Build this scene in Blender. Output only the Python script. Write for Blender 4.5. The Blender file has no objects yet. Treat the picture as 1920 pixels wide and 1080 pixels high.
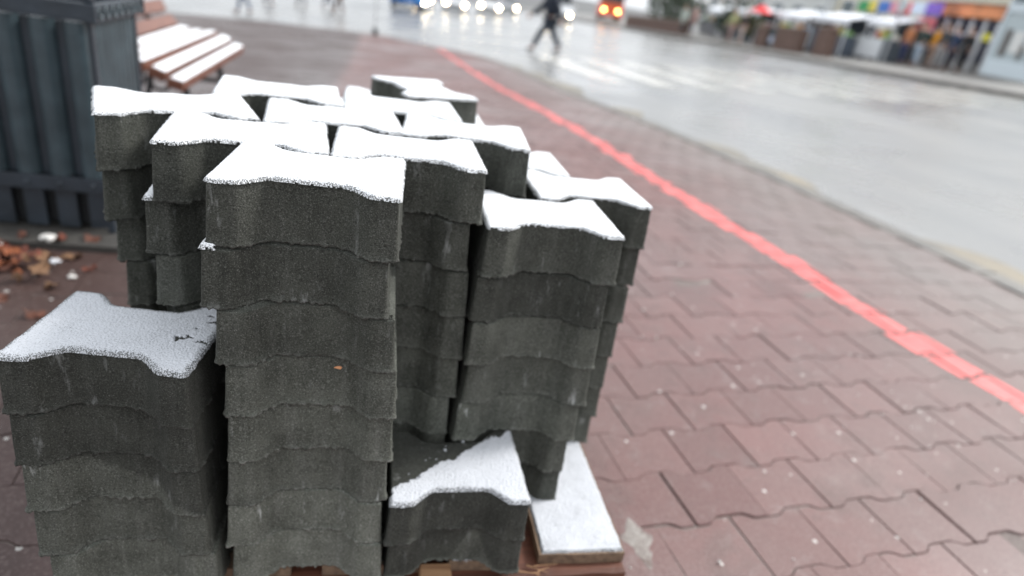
import bpy, bmesh, math, random
import numpy as np
from mathutils import Vector, Matrix, Euler
from mathutils.geometry import tessellate_polygon
R_ = math.radians
S = bpy.context.scene
C = S.collection

# ------------------------------------------------------------------ camera
cam_d = bpy.data.cameras.new("camera"); cam = bpy.data.objects.new("camera", cam_d); C.objects.link(cam)
cam.location = (0.06256, -0.72258, 0.24393)
cam.rotation_euler = (1.12814516, -0.15399294, -0.17936492)
cam_d.sensor_width = 36.0
cam_d.lens = 1198.178 / 1920 * 36
cam_d.clip_start = 0.02; cam_d.clip_end = 600
cam_d.dof.use_dof = True
cam_d.dof.focus_distance = 0.735
cam_d.dof.aperture_fstop = 2.15
cam_d.dof.aperture_blades = 0
S.camera = cam

# ------------------------------------------------------------------ sky and sun (flat overcast)
SUN_EL, SUN_AZ = 44.0, 76.0       # azimuth: degrees from +Y towards +X
W = bpy.data.worlds.new("World"); S.world = W; W.use_nodes = True
nt = W.node_tree; nt.nodes.clear()
o = nt.nodes.new('ShaderNodeOutputWorld'); bg = nt.nodes.new('ShaderNodeBackground')
sky = nt.nodes.new('ShaderNodeTexSky'); sky.sky_type = 'NISHITA'; sky.sun_disc = False
sky.sun_elevation = R_(SUN_EL); sky.sun_rotation = R_(SUN_AZ)
sky.air_density = 1.0; sky.dust_density = 4.0; sky.ozone_density = 1.0
hs = nt.nodes.new('ShaderNodeHueSaturation'); hs.inputs['Saturation'].default_value = 0.22
nt.links.new(sky.outputs[0], hs.inputs['Color'])
cl = nt.nodes.new('ShaderNodeMix'); cl.data_type = 'RGBA'; cl.inputs[0].default_value = 0.66      # closed grey cloud layer
cl.inputs[7].default_value = (5.2, 5.45, 5.7, 1)
nt.links.new(hs.outputs[0], cl.inputs[6]); nt.links.new(cl.outputs[2], bg.inputs[0])
bg.inputs[1].default_value = 0.15
nt.links.new(bg.outputs[0], o.inputs[0])
sd = bpy.data.lights.new("sun", 'SUN'); so = bpy.data.objects.new("sun", sd); C.objects.link(so)
sd.energy = 1.5; sd.angle = R_(12); sd.color = (1, .985, .96)
d = Vector((math.sin(R_(SUN_AZ))*math.cos(R_(SUN_EL)), math.cos(R_(SUN_AZ))*math.cos(R_(SUN_EL)), math.sin(R_(SUN_EL))))
so.rotation_euler = d.to_track_quat('Z', 'Y').to_euler(); so.location = (0, 0, 20)
S.view_settings.view_transform = 'Standard'; S.view_settings.look = 'None'
S.view_settings.gamma = 1.0; S.view_settings.use_curve_mapping = False
S.view_settings.exposure = 0.95
S.render.engine = 'CYCLES'
S.cycles.max_bounces = 8

# ------------------------------------------------------------------ terrain functions
HG = -0.79                                      # pavement level beside the pallet
def plane(x, y): return -1.08515 + 0.066233*x - 0.0297734*y      # the sloping street
def sm(t): t = min(max(t, 0.0), 1.0); return t*t*(3-2*t)
def pave_z(x, y): return HG + (plane(x, y)+.1-HG)*sm((math.hypot(x, y)-2)/8)

# ------------------------------------------------------------------ noise
def _h(ix, iy, iz, s):
    n = (ix*374761393 + iy*668265263 + iz*2147483647 + s*1274126177) & 0xffffffff
    n = ((n ^ (n >> 13))*1274126177) & 0xffffffff
    n = ((n ^ (n >> 16))*2246822519) & 0xffffffff
    return ((n ^ (n >> 15)) & 0xffffff)/float(0xffffff)
def vnoise(x, y, z, s=0):
    x = np.asarray(x, float); y = np.asarray(y, float)+0*x; z = np.asarray(z, float)+0*x
    ix, iy, iz = np.floor(x).astype(np.int64), np.floor(y).astype(np.int64), np.floor(z).astype(np.int64)
    fx, fy, fz = x-ix, y-iy, z-iz
    fx, fy, fz = [t*t*(3-2*t) for t in (fx, fy, fz)]
    r = 0
    for a in (0, 1):
        for b in (0, 1):
            for c in (0, 1):
                r = r + _h(ix+a, iy+b, iz+c, s)*(fx if a else 1-fx)*(fy if b else 1-fy)*(fz if c else 1-fz)
    return r*2-1
def fbm(x, y, z, s=0, oct=3):
    r = 0; a = 1.0; t = 0
    for k in range(oct):
        r = r + a*vnoise(x*2**k, y*2**k, z*2**k, s+k*17); t += a; a *= .5
    return r/t

# ------------------------------------------------------------------ materials
MATS = {}
def mat(name, base=(.5, .5, .5), rough=.6, metal=0.0, spec=.5, bump=0, bscale=100, var=0, vscale=8, coat=0, emit=None, es=0, alpha=1, trans=0):
    if name in MATS: return MATS[name]
    m = bpy.data.materials.new(name); m.use_nodes = True
    t = m.node_tree; b = t.nodes['Principled BSDF']
    b.inputs['Base Color'].default_value = (*base, 1); b.inputs['Roughness'].default_value = rough
    b.inputs['Metallic'].default_value = metal; b.inputs['Specular IOR Level'].default_value = spec
    b.inputs['Coat Weight'].default_value = coat
    b.inputs['Transmission Weight'].default_value = trans
    if emit: b.inputs['Emission Color'].default_value = (*emit, 1); b.inputs['Emission Strength'].default_value = es
    tc = t.nodes.new('ShaderNodeTexCoord')
    if var:
        n = t.nodes.new('ShaderNodeTexNoise'); n.inputs['Scale'].default_value = vscale; n.inputs['Detail'].default_value = 6
        t.links.new(tc.outputs['Object'], n.inputs['Vector'])
        mr = t.nodes.new('ShaderNodeMapRange'); mr.inputs['From Min'].default_value = .3; mr.inputs['From Max'].default_value = .7
        mr.inputs['To Min'].default_value = 1-var; mr.inputs['To Max'].default_value = 1+var
        t.links.new(n.outputs['Fac'], mr.inputs['Value'])
        vm = t.nodes.new('ShaderNodeVectorMath'); vm.operation = 'SCALE'; vm.inputs[0].default_value = base
        t.links.new(mr.outputs[0], vm.inputs['Scale']); t.links.new(vm.outputs[0], b.inputs['Base Color'])
    if bump:
        n2 = t.nodes.new('ShaderNodeTexNoise'); n2.inputs['Scale'].default_value = bscale; n2.inputs['Detail'].default_value = 4
        t.links.new(tc.outputs['Object'], n2.inputs['Vector'])
        bp = t.nodes.new('ShaderNodeBump'); bp.inputs['Strength'].default_value = bump; bp.inputs['Distance'].default_value = .01
        t.links.new(n2.outputs['Fac'], bp.inputs['Height']); t.links.new(bp.outputs[0], b.inputs['Normal'])
    MATS[name] = m
    return m

class NB:                                       # tiny node-graph helper
    def __init__(s, m): s.t = m.node_tree; s.b = s.t.nodes['Principled BSDF']
    def n(s, ty, **kw):
        nd = s.t.nodes.new(ty)
        for k, v in kw.items():
            if k.startswith('_'): setattr(nd, k[1:], v)
            else:
                key = k.replace('__', ' ')
                nd.inputs[int(key[1:]) if key[0] == 'i' and key[1:].isdigit() else key].default_value = v
        return nd
    def l(s, a, b): s.t.links.new(a, b)
    def noise(s, vec, scale, detail=3, rough=.5):
        nd = s.n('ShaderNodeTexNoise', Scale=scale, Detail=detail, Roughness=rough); s.l(vec, nd.inputs['Vector']); return nd.outputs['Fac']
    def ramp(s, v, a, b, lo=0., hi=1.):
        nd = s.n('ShaderNodeMapRange'); nd.clamp = True
        nd.inputs['From Min'].default_value = a; nd.inputs['From Max'].default_value = b
        nd.inputs['To Min'].default_value = lo; nd.inputs['To Max'].default_value = hi
        s.l(v, nd.inputs['Value']); return nd.outputs[0]
    def mix(s, f, a, b):
        nd = s.n('ShaderNodeMix', _data_type='RGBA')
        if isinstance(f, float): nd.inputs[0].default_value = f
        else: s.l(f, nd.inputs[0])
        for i, v in ((6, a), (7, b)):
            if isinstance(v, tuple): nd.inputs[i].default_value = (*v, 1)
            else: s.l(v, nd.inputs[i])
        return nd.outputs[2]
    def math(s, op, a, b=None):
        nd = s.n('ShaderNodeMath', _operation=op)
        for i, v in ((0, a), (1, b)):
            if v is None: continue
            if isinstance(v, (int, float)): nd.inputs[i].default_value = v
            else: s.l(v, nd.inputs[i])
        return nd.outputs[0]
    def mapping(s, vec, scale):
        nd = s.n('ShaderNodeMapping'); nd.inputs['Scale'].default_value = scale; s.l(vec, nd.inputs['Vector']); return nd.outputs[0]
def newmat(name):
    m = bpy.data.materials.new(name); m.use_nodes = True; MATS[name] = m; return m, NB(m)

def concrete():
    m, g = newmat('block_concrete'); tc = g.n('ShaderNodeTexCoord'); oi = g.n('ShaderNodeObjectInfo')
    r10 = g.math('MULTIPLY', oi.outputs['Random'], 37.0)
    cx = g.n('ShaderNodeCombineXYZ'); g.l(r10, cx.inputs[0]); g.l(r10, cx.inputs[1]); g.l(r10, cx.inputs[2])
    ad = g.n('ShaderNodeVectorMath', _operation='ADD'); g.l(tc.outputs['Object'], ad.inputs[0]); g.l(cx.outputs[0], ad.inputs[1])
    v = ad.outputs[0]
    big = g.noise(v, 14, 4, .6)
    col = g.mix(g.ramp(big, .32, .68), (.027, .0288, .0230), (.061, .064, .053))
    # vertical mould streaks
    st = g.noise(g.mapping(v, (90, 90, 5)), 1.0, 3, .6)
    col = g.mix(g.ramp(st, .45, .75, 0, .38), col, (.088, .089, .080))
    # sand grains, light and dark
    gr = g.noise(v, 520, 2, .7)
    col = g.mix(g.ramp(gr, .55, .68, 0, .5), col, (.18, .182, .165))
    col = g.mix(g.ramp(gr, .45, .32, 0, .85), col, (.010, .010, .009))
    vo = g.n('ShaderNodeTexVoronoi', Scale=420.0); g.l(v, vo.inputs['Vector'])
    vc = g.n('ShaderNodeSeparateColor'); g.l(vo.outputs['Color'], vc.inputs[0])
    sp = g.math('MULTIPLY', g.ramp(vo.outputs['Distance'], .28, .15), g.ramp(vc.outputs[0], .88, .93))
    col = g.mix(g.math('MULTIPLY', sp, .4), col, (.36, .36, .34))
    # lime bloom: small white runs and smears
    wh = g.noise(g.mapping(v, (55, 55, 13)), 1.0, 5, .65)
    pm = g.noise(v, 11, 2, .5)
    wm = g.math('MULTIPLY', g.ramp(wh, .59, .70), g.ramp(pm, .50, .62))
    col = g.mix(g.math('MULTIPLY', wm, .55), col, (.36, .37, .36))
    sz = g.n('ShaderNodeSeparateXYZ'); g.l(tc.outputs['Object'], sz.inputs[0])
    en = g.noise(v, 120, 3, .7)
    ed = g.math('MULTIPLY', g.math('MAXIMUM', g.ramp(sz.outputs[2], .0035, -.0005), g.ramp(sz.outputs[2], .0725, .0750, 0, .22)), g.ramp(en, .44, .62))
    col = g.mix(g.math('MULTIPLY', ed, .60), col, (.125, .127, .116))       # dry crumbs on the worn arrises
    dr = g.n('ShaderNodeAttribute'); dr.attribute_name = 'dry'
    dv = g.n('ShaderNodeVectorMath', _operation='SCALE'); g.l(col, dv.inputs[0]); g.l(g.math('ADD', g.math('MULTIPLY', dr.outputs['Fac'], .9), 1.0), dv.inputs['Scale']); col = dv.outputs[0]
    # the wetness or dryness of each block comes from its object colour
    vm = g.n('ShaderNodeVectorMath', _operation='MULTIPLY'); g.l(col, vm.inputs[0]); g.l(oi.outputs['Color'], vm.inputs[1])
    g.l(vm.outputs[0], g.b.inputs['Base Color'])
    g.b.inputs['Roughness'].default_value = .86; g.b.inputs['Specular IOR Level'].default_value = .35
    pit = g.n('ShaderNodeTexVoronoi', Scale=150.0); g.l(v, pit.inputs['Vector'])
    pc = g.n('ShaderNodeSeparateColor'); g.l(pit.outputs['Color'], pc.inputs[0])
    pits = g.math('MULTIPLY', g.ramp(pit.outputs['Distance'], .35, .1), g.ramp(pc.outputs[1], .84, .9))
    hh = g.math('ADD', g.math('MULTIPLY', gr, .9), g.math('MULTIPLY', g.noise(v, 220, 3), .9))
    hh = g.math('SUBTRACT', hh, g.math('MULTIPLY', pits, .9))
    bp = g.n('ShaderNodeBump', Strength=.9, Distance=.0016); g.l(hh, bp.inputs['Height']); g.l(bp.outputs[0], g.b.inputs['Normal'])
    return m
def snowmat(name, c=(.77, .785, .81), dirt=.0):
    m, g = newmat(name); tc = g.n('ShaderNodeTexCoord'); v = tc.outputs['Object']
    gr = g.noise(v, 520, 2, .6); th = g.n('ShaderNodeAttribute'); th.attribute_name = 'thin'
    g2 = g.noise(g.mapping(v, (1, 1, .6)), 640, 3, .75)
    # where the dusting is thin the dark concrete grains stand through it
    k = g.math('ADD', g.math('MULTIPLY', g2, -1.0), g.math('MULTIPLY', th.outputs['Fac'], .20))
    col = g.mix(g.ramp(gr, .46, .30, 0, .25+dirt*.6), c, (.34, .35, .36))
    g.l(g.mix(g.ramp(k, -.36, -.29, 0, .92), col, (.07, .072, .068)), g.b.inputs['Base Color'])
    g.b.inputs['Roughness'].default_value = .75
    g.b.inputs['Specular IOR Level'].default_value = .3
    bp = g.n('ShaderNodeBump', Strength=.6, Distance=.0009); g.l(gr, bp.inputs['Height']); g.l(bp.outputs[0], g.b.inputs['Normal'])
    return m
def pavermat():
    m, g = newmat('red_pavers'); tc = g.n('ShaderNodeTexCoord'); v = tc.outputs['Object']
    at = g.n('ShaderNodeVertexColor'); at.layer_name = 'tone'
    sc = g.n('ShaderNodeSeparateColor'); g.l(at.outputs['Color'], sc.inputs[0])
    col = g.mix(sc.outputs[0], (.118, .050, .046), (.165, .078, .072))
    grey = g.noise(v, 1.1, 4, .6)
    col = g.mix(g.math('MULTIPLY', g.ramp(grey, .42, .66), .5), col, (.140, .106, .098))
    col = g.mix(g.ramp(g.noise(v, 7, 5, .7), .50, .68, 0, .6), col, (.095, .056, .050))
    col = g.mix(g.ramp(g.noise(v, 16, 5, .7), .56, .72, 0, .4), col, (.22, .18, .17))
    sx = g.n('ShaderNodeSeparateXYZ'); g.l(v, sx.inputs[0])
    # the strip towards the kerb is greyer and dirtier
    col = g.mix(g.math('MULTIPLY', g.ramp(sx.outputs[0], 1.9, 2.9), .55), col, (.17, .158, .145))
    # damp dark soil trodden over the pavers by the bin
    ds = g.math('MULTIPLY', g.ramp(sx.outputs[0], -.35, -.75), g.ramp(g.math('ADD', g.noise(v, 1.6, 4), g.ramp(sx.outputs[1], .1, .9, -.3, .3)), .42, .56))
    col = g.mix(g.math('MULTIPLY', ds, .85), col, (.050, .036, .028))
    wet_shade = g.math('MULTIPLY', g.ramp(g.math('ADD', sx.outputs[0], g.math('MULTIPLY', g.noise(v, 2.2, 4), .25)), -.20, -.36), .86)  # wet pavers and the shade left of the stacks, painted into the colour
    col = g.mix(wet_shade, col, (.045, .023, .020))
    fine = g.noise(v, 160, 4, .65)
    col = g.mix(g.ramp(fine, .5, .72, 0, .4), col, (.25, .20, .18))
    col = g.mix(g.ramp(fine, .45, .3, 0, .45), col, (.05, .032, .03))
    vo = g.n('ShaderNodeTexVoronoi', Scale=26.0); g.l(v, vo.inputs['Vector'])
    vc = g.n('ShaderNodeSeparateColor'); g.l(vo.outputs['Color'], vc.inputs[0])
    rad = g.ramp(vc.outputs[1], 0, 1, .05, .17)
    sp = g.math('MULTIPLY', g.math('LESS_THAN', vo.outputs['Distance'], rad), g.ramp(vc.outputs[0], .70, .72))
    col = g.mix(g.math('MULTIPLY', sp, .75), col, (.55, .53, .50))
    g.l(col, g.b.inputs['Base Color'])
    wet = g.noise(v, .8, 3, .5)
    g.l(g.ramp(wet, .35, .65, .34, .60), g.b.inputs['Roughness'])
    bp = g.n('ShaderNodeBump', Strength=.6, Distance=.002); g.l(g.noise(v, 130, 5, .7), bp.inputs['Height']); g.l(bp.outputs[0], g.b.inputs['Normal'])
    return m
def roadmat():
    m, g = newmat('wet_asphalt'); tc = g.n('ShaderNodeTexCoord'); v = tc.outputs['Object']
    n1 = g.noise(g.mapping(v, (1, .35, 1)), .5, 5, .6)
    col = g.mix(g.ramp(n1, .35, .65), (.135, .138, .142), (.20, .197, .19))
    col = g.mix(g.ramp(g.noise(v, 60, 3), .5, .75, 0, .4), col, (.14, .14, .14))
    g.l(col, g.b.inputs['Base Color'])
    g.l(g.ramp(g.noise(v, .45, 4, .6), .38, .62, .20, .36), g.b.inputs['Roughness'])
    g.b.inputs['Specular IOR Level'].default_value = .9
    bp = g.n('ShaderNodeBump', Strength=.2, Distance=.004); g.l(g.noise(v, 45, 4, .6), bp.inputs['Height']); g.l(bp.outputs[0], g.b.inputs['Normal'])
    return m
def sandmat(name, a, b, sc=5, rough=.8):
    m, g = newmat(name); tc = g.n('ShaderNodeTexCoord'); v = tc.outputs['Object']
    col = g.mix(g.ramp(g.noise(v, sc, 5, .65), .35, .65), a, b)
    col = g.mix(g.ramp(g.noise(v, 220, 3, .6), .5, .7, 0, .5), col, tuple(min(1, c*1.9) for c in b))
    g.l(col, g.b.inputs['Base Color']); g.b.inputs['Roughness'].default_value = rough
    bp = g.n('ShaderNodeBump', Strength=.6, Distance=.003); g.l(g.noise(v, 140, 4, .7), bp.inputs['Height']); g.l(bp.outputs[0], g.b.inputs['Normal'])
    return m
def woodmat(name, a, b, axis=1, rough=.7):
    m, g = newmat(name); tc = g.n('ShaderNodeTexCoord'); v = tc.outputs['Object']
    sc = [70, 70, 70]; sc[axis] = 4
    gr = g.noise(g.mapping(v, tuple(sc)), 1.0, 6, .65)
    g.l(g.mix(g.ramp(gr, .3, .7), a, b), g.b.inputs['Base Color']); g.b.inputs['Roughness'].default_value = rough
    bp = g.n('ShaderNodeBump', Strength=.5, Distance=.0015); g.l(gr, bp.inputs['Height']); g.l(bp.outputs[0], g.b.inputs['Normal'])
    return m
def linemat():
    m, g = newmat('red_paint'); tc = g.n('ShaderNodeTexCoord'); v = tc.outputs['Object']
    col = g.mix(g.ramp(g.noise(v, 9, 5, .7), .35, .6), (.66, .085, .085), (.76, .15, .14))
    col = g.mix(g.ramp(g.noise(v, 30, 6, .75), .54, .64, 0, .7), col, (.20, .11, .10))
    g.l(col, g.b.inputs['Base Color']); g.b.inputs['Roughness'].default_value = .5
    return m
M_CON = concrete(); M_SNOW = snowmat('snow'); M_SNOWT = snowmat('thin_snow', (.57, .585, .62), .5)
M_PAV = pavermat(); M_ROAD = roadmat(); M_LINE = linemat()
M_SAND = sandmat('joint_sand', (.10, .075, .070), (.19, .16, .145))
M_KERB = sandmat('kerb_concrete', (.085, .08, .075), (.17, .158, .14), 3, .55)
M_DIRT = sandmat('gutter_sand', (.13, .127, .12), (.24, .205, .15), 1.6, .7)
M_CEM = sandmat('cement_spill', (.13, .095, .085), (.28, .26, .24), 22, .8)
M_SLAB = sandmat('concrete_slab', (.030, .028, .025), (.052, .048, .043), 6)
M_WOOD = woodmat('pallet_wood', (.075, .046, .030), (.21, .14, .09))
M_WOODR = woodmat('stained_pallet_wood', (.045, .017, .011), (.15, .052, .028), 0, .55)
M_SPL = woodmat('fresh_split_wood', (.18, .085, .04), (.36, .21, .11), 0)
M_BENCH = woodmat('bench_wood', (.10, .036, .022), (.20, .080, .050), 1, .45)
M_IRON = mat('dark_iron', (.02, .021, .023), .5, .3, bump=.2, bscale=60)
M_BIN = mat('blue_grey_bin_paint', (.045, .064, .074), .24, .0, .5, bump=.12, bscale=35, var=.25, vscale=9)
M_BIN2 = mat('dark_bin_paint', (.022, .030, .040), .45, .0, .5, bump=.2, bscale=35, var=.3, vscale=9)

# ------------------------------------------------------------------ object helpers
def link(o, parent=None):
    C.objects.link(o)
    if parent is not None: o.parent = parent
    return o
def tag(o, label=None, cat=None, group=None, kind=None):
    if label: o['label'] = label
    if cat: o['category'] = cat
    if group: o['group'] = group
    if kind: o['kind'] = kind
    return o
def empty(name, loc=(0, 0, 0), rz=0, label=None, cat=None, group=None):
    o = bpy.data.objects.new(name, None); o.empty_display_size = .1
    o.location = loc; o.rotation_euler = (0, 0, rz); link(o); return tag(o, label, cat, group)
def meshobj(name, verts, faces, m, parent=None, smooth=False):
    me = bpy.data.meshes.new(name); me.from_pydata([tuple(v) for v in verts], [], faces); me.update()
    if m: me.materials.append(m)
    if smooth: me.polygons.foreach_set('use_smooth', [True]*len(me.polygons))
    return link(bpy.data.objects.new(name, me), parent)
def bmobj(name, bm, m, parent=None, smooth=False):
    bmesh.ops.recalc_face_normals(bm, faces=bm.faces)
    me = bpy.data.meshes.new(name); bm.to_mesh(me); bm.free()
    if m: me.materials.append(m)
    if smooth: me.polygons.foreach_set('use_smooth', [True]*len(me.polygons))
    return link(bpy.data.objects.new(name, me), parent)
def box(bm, c, s, rot=None, bev=0.0):
    r = bmesh.ops.create_cube(bm, size=1.0); vs = r['verts']
    bmesh.ops.scale(bm, vec=s, verts=vs)
    if bev:
        es = list({e for v in vs for e in v.link_edges}); rr = bmesh.ops.bevel(bm, geom=es, offset=bev, segments=2, affect='EDGES', profile=.5)
        vs = list({v for f in rr['faces'] for v in f.verts} | {v for v in vs if v.is_valid})
    if rot is not None: bmesh.ops.rotate(bm, cent=(0, 0, 0), matrix=Euler(rot).to_matrix(), verts=vs)
    bmesh.ops.translate(bm, vec=c, verts=vs); return vs
def cyl(bm, a, b, r, r2=None, seg=12):
    a, b = Vector(a), Vector(b); dv = b-a
    q = dv.to_track_quat('Z', 'Y').to_matrix().to_4x4()
    bmesh.ops.create_cone(bm, cap_ends=True, segments=seg, radius1=r, radius2=r if r2 is None else r2, depth=dv.length,
                          matrix=Matrix.Translation((a+b)/2) @ q)
def prism(bm, pts, z0, z1):                      # pts: xy outline, vertical extrude
    lo = [bm.verts.new((p[0], p[1], z0)) for p in pts]; hi = [bm.verts.new((p[0], p[1], z1)) for p in pts]
    bm.faces.new(hi); bm.faces.new(lo[::-1])
    for i in range(len(pts)):
        j = (i+1) % len(pts); bm.faces.new((lo[i], lo[j], hi[j], hi[i]))

# ------------------------------------------------------------------ the paver outline
LX, WY, HB = .1083, .0875, .0786                # half length, half width, height
def rounded(pts, rads, step=.0):
    out = []; n = len(pts)
    for i in range(n):
        p = np.array(pts[i]); a = np.array(pts[i-1]); b = np.array(pts[(i+1) % n]); r = rads[i]
        u = (a-p)/np.linalg.norm(a-p); w = (b-p)/np.linalg.norm(b-p)
        for t in np.linspace(0, 1, 7):
            out.append((1-t)**2*(p+u*r)+2*t*(1-t)*p+t*t*(p+w*r))
    return np.array(out)
def outline(lx=LX, wy=WY, k=1.0, d=.0300):
    e1, e2 = .033*k, .064*k
    pts = [(-lx, -wy), (-lx+e1, -wy), (-lx+e2, -wy+d), (lx-e2, -wy+d), (lx-e1, -wy), (lx, -wy),
           (lx, wy), (lx-e1, wy), (lx-e2, wy-d), (-lx+e2, wy-d), (-lx+e1, wy), (-lx, wy)]
    rad = [.004, .006, .008, .008, .006, .004]*2
    return rounded(pts, rad)
def resample(P, step):
    Q = np.vstack([P, P[:1]]); L = np.r_[0, np.cumsum(np.linalg.norm(np.diff(Q, axis=0), axis=1))]
    n = int(L[-1]/step); t = np.linspace(0, L[-1], n, endpoint=False)
    return np.stack([np.interp(t, L, Q[:, 0]), np.interp(t, L, Q[:, 1])], 1)
OUT = outline()
def block_mesh(seed, deep=False, step=.0024):
    P = resample(OUT, step); n = len(P)
    T = np.roll(P, -1, 0)-np.roll(P, 1, 0); T /= np.linalg.norm(T, axis=1)[:, None]; N = np.stack([T[:, 1], -T[:, 0]], 1)
    zs = np.array([0, .0016, .0034, .006, .011, .018, .026, .034, .042, .050, .058, .065, .071, .0750, .0772, HB])
    if deep: zs[-3:] = [.0734, .0745, HB]
    V = []
    burr = fbm(P[:, 0]*260, P[:, 1]*260, 0*P[:, 0], seed, 3); burr2 = fbm(P[:, 0]*45, P[:, 1]*45, 0*P[:, 0], seed+5, 2)
    for i, z in enumerate(zs):
        off = .0007*fbm(P[:, 0]*35, P[:, 1]*35, z*35+0*P[:, 0], seed+9, 3) + .00035*vnoise(P[:, 0]*420, P[:, 1]*420, z*420+0*P[:, 0], seed+3)
        off = off+.0020-.0040*z/HB               # each block is a touch wider at its foot
        zz = z+0*P[:, 0]
        if i <= 2:                               # crumbly burr left by the mould along the lower arris
            k = (1, .8, .35)[i]
            off = off+k*(.0014+.0030*np.clip(burr, -.5, 1)+.0015*burr2)
            zz = zz-(.0048*np.clip(burr+.1, 0, 1)+.0025*np.clip(burr2, 0, 1))*(1, .5, .2)[i]
        if i == len(zs)-1: off = off-(.0070 if deep else .0030)-.0012*np.clip(burr, -1, 1)
        if i == len(zs)-2: off = off-(.0058 if deep else .0010)-.0008*np.clip(burr, -1, 1)
        ch = np.clip(vnoise(P[:, 0]*38, P[:, 1]*38, 0*P[:, 0], seed+31)-.55, 0, 1)   # a few chips off the top arris
        if i >= len(zs)-3: zz = zz-ch*.006*(.3, .7, 1)[i-len(zs)+3]; off = off-ch*.006*(.3, .7, 1)[i-len(zs)+3]
        V.append(np.stack([P[:, 0]+N[:, 0]*off, P[:, 1]+N[:, 1]*off, zz], 1))
    V = np.vstack(V); m = len(zs); F = []
    for i in range(m-1):
        for j in range(n):
            k = (j+1) % n; F.append((i*n+j, i*n+k, (i+1)*n+k, (i+1)*n+j))
    ns = len(F)
    for k, rev in (((m-1)*n, False), (0, True)):  # flat caps, triangulated in plan so the notches stay open
        tri = tessellate_polygon([[Vector((v[0], v[1], 0)) for v in V[k:k+n]]])
        for t in tri:
            a, b, c = [V[k+q] for q in t]; ccw = (b[0]-a[0])*(c[1]-a[1])-(b[1]-a[1])*(c[0]-a[0]) > 0
            F.append(tuple(k+q for q in (t if ccw != rev else t[::-1])))
    me = bpy.data.meshes.new('concrete_paver'); me.from_pydata(V.tolist(), [], F); me.update(); me.materials.append(M_CON)
    sm_ = [i < ns for i in range(len(me.polygons))]; me.polygons.foreach_set('use_smooth', sm_)
    return me
BLOCKS = [block_mesh(100+s*7, True) for s in range(10)]; TOPS = [block_mesh(300+s*7) for s in range(4)]

def sdist(X, Y, P):                              # signed distance to a polygon, inside positive
    d = np.full(X.shape, 1e9); ins = np.zeros(X.shape, bool)
    for i in range(len(P)):
        a = P[i]; b = P[(i+1) % len(P)]; e = b-a; L = e@e
        if L < 1e-12: continue
        t = np.clip(((X-a[0])*e[0]+(Y-a[1])*e[1])/L, 0, 1)
        d = np.minimum(d, np.hypot(X-a[0]-t*e[0], Y-a[1]-t*e[1]))
        if abs(b[1]-a[1]) > 1e-12:
            c = ((a[1] > Y) != (b[1] > Y)) & (X < (b[0]-a[0])*(Y-a[1])/(b[1]-a[1])+a[0]); ins ^= c
    return np.where(ins, d, -d)
def snow_sheet(P, z0, t, res, seed, parent, m, mask=None, holes=0.0, name='snow_cap', grain=.0005, rim=.004, thinadd=0.0):
    lo = P.min(0)-.003; hi = P.max(0)+.003
    xs = np.arange(lo[0], hi[0], res); ys = np.arange(lo[1], hi[1], res); X, Y = np.meshgrid(xs, ys)
    s = sdist(X, Y, P) + .0005*vnoise(X*520, Y*520, 0*X, seed+1) + .0008*vnoise(X*90, Y*90, 0*X, seed+2)
    e = np.clip((s+.0004)/rim, 0, 1); e = e*e*(3-2*e)
    h = t*e*(1+.25*fbm(X*28, Y*28, 0*X, seed, 3)) + grain*vnoise(X/.0014, Y/.0014, 0*X, seed+3)*np.clip(e*2, 0, 1)
    if mask is not None:
        k = np.clip(mask(X, Y)/.004+.5, 0, 1); h = h*k-(1-k)*.002
    if holes:
        hn = fbm(X*560, Y*560, 0*X, seed+7, 2)+.25*fbm(X*24, Y*24, 0*X, seed+8, 2)
        hs_ = np.clip((hn-(.62-holes-.36*np.clip(1-s/.009, 0, 1)))/.08, 0, 1); h = h-hs_*(t+.0012)
    drape = s < .0004
    h = np.where(drape, np.maximum(-.0040, (s-.0004)*2.4)+.0003, h); h = np.maximum(h, -.0042)
    thin = np.clip(1-(s-.0005)/(rim*1.1), 0, 1)**1.3+.12*vnoise(X*60, Y*60, 0*X, seed+21)+thinadd*(1+.8*fbm(X*22, Y*22, 0*X, seed+23, 2))
    ny, nx = X.shape; ok = (s > -.0019) & ((h > -.0004) | drape)
    if mask is not None: ok &= mask(X, Y) > -.002
    f = ok[:-1, :-1] & ok[1:, :-1] & ok[:-1, 1:] & ok[1:, 1:]
    idx = np.arange(ny*nx).reshape(ny, nx)
    F = np.stack([idx[:-1, :-1][f], idx[:-1, 1:][f], idx[1:, 1:][f], idx[1:, :-1][f]], 1)
    used = np.unique(F); re = -np.ones(ny*nx, int); re[used] = np.arange(len(used))
    V = np.stack([X.ravel(), Y.ravel(), z0+h.ravel()], 1)[used]
    me = bpy.data.meshes.new(name); me.from_pydata(V.tolist(), [], re[F].tolist()); me.update(); me.materials.append(m)
    at = me.attributes.new('thin', 'FLOAT', 'POINT'); at.data.foreach_set('value', np.clip(thin, 0, 1).ravel()[used].astype(np.float32))
    me.polygons.foreach_set('use_smooth', [True]*len(me.polygons))
    return link(bpy.data.objects.new(name, me), parent)

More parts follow.
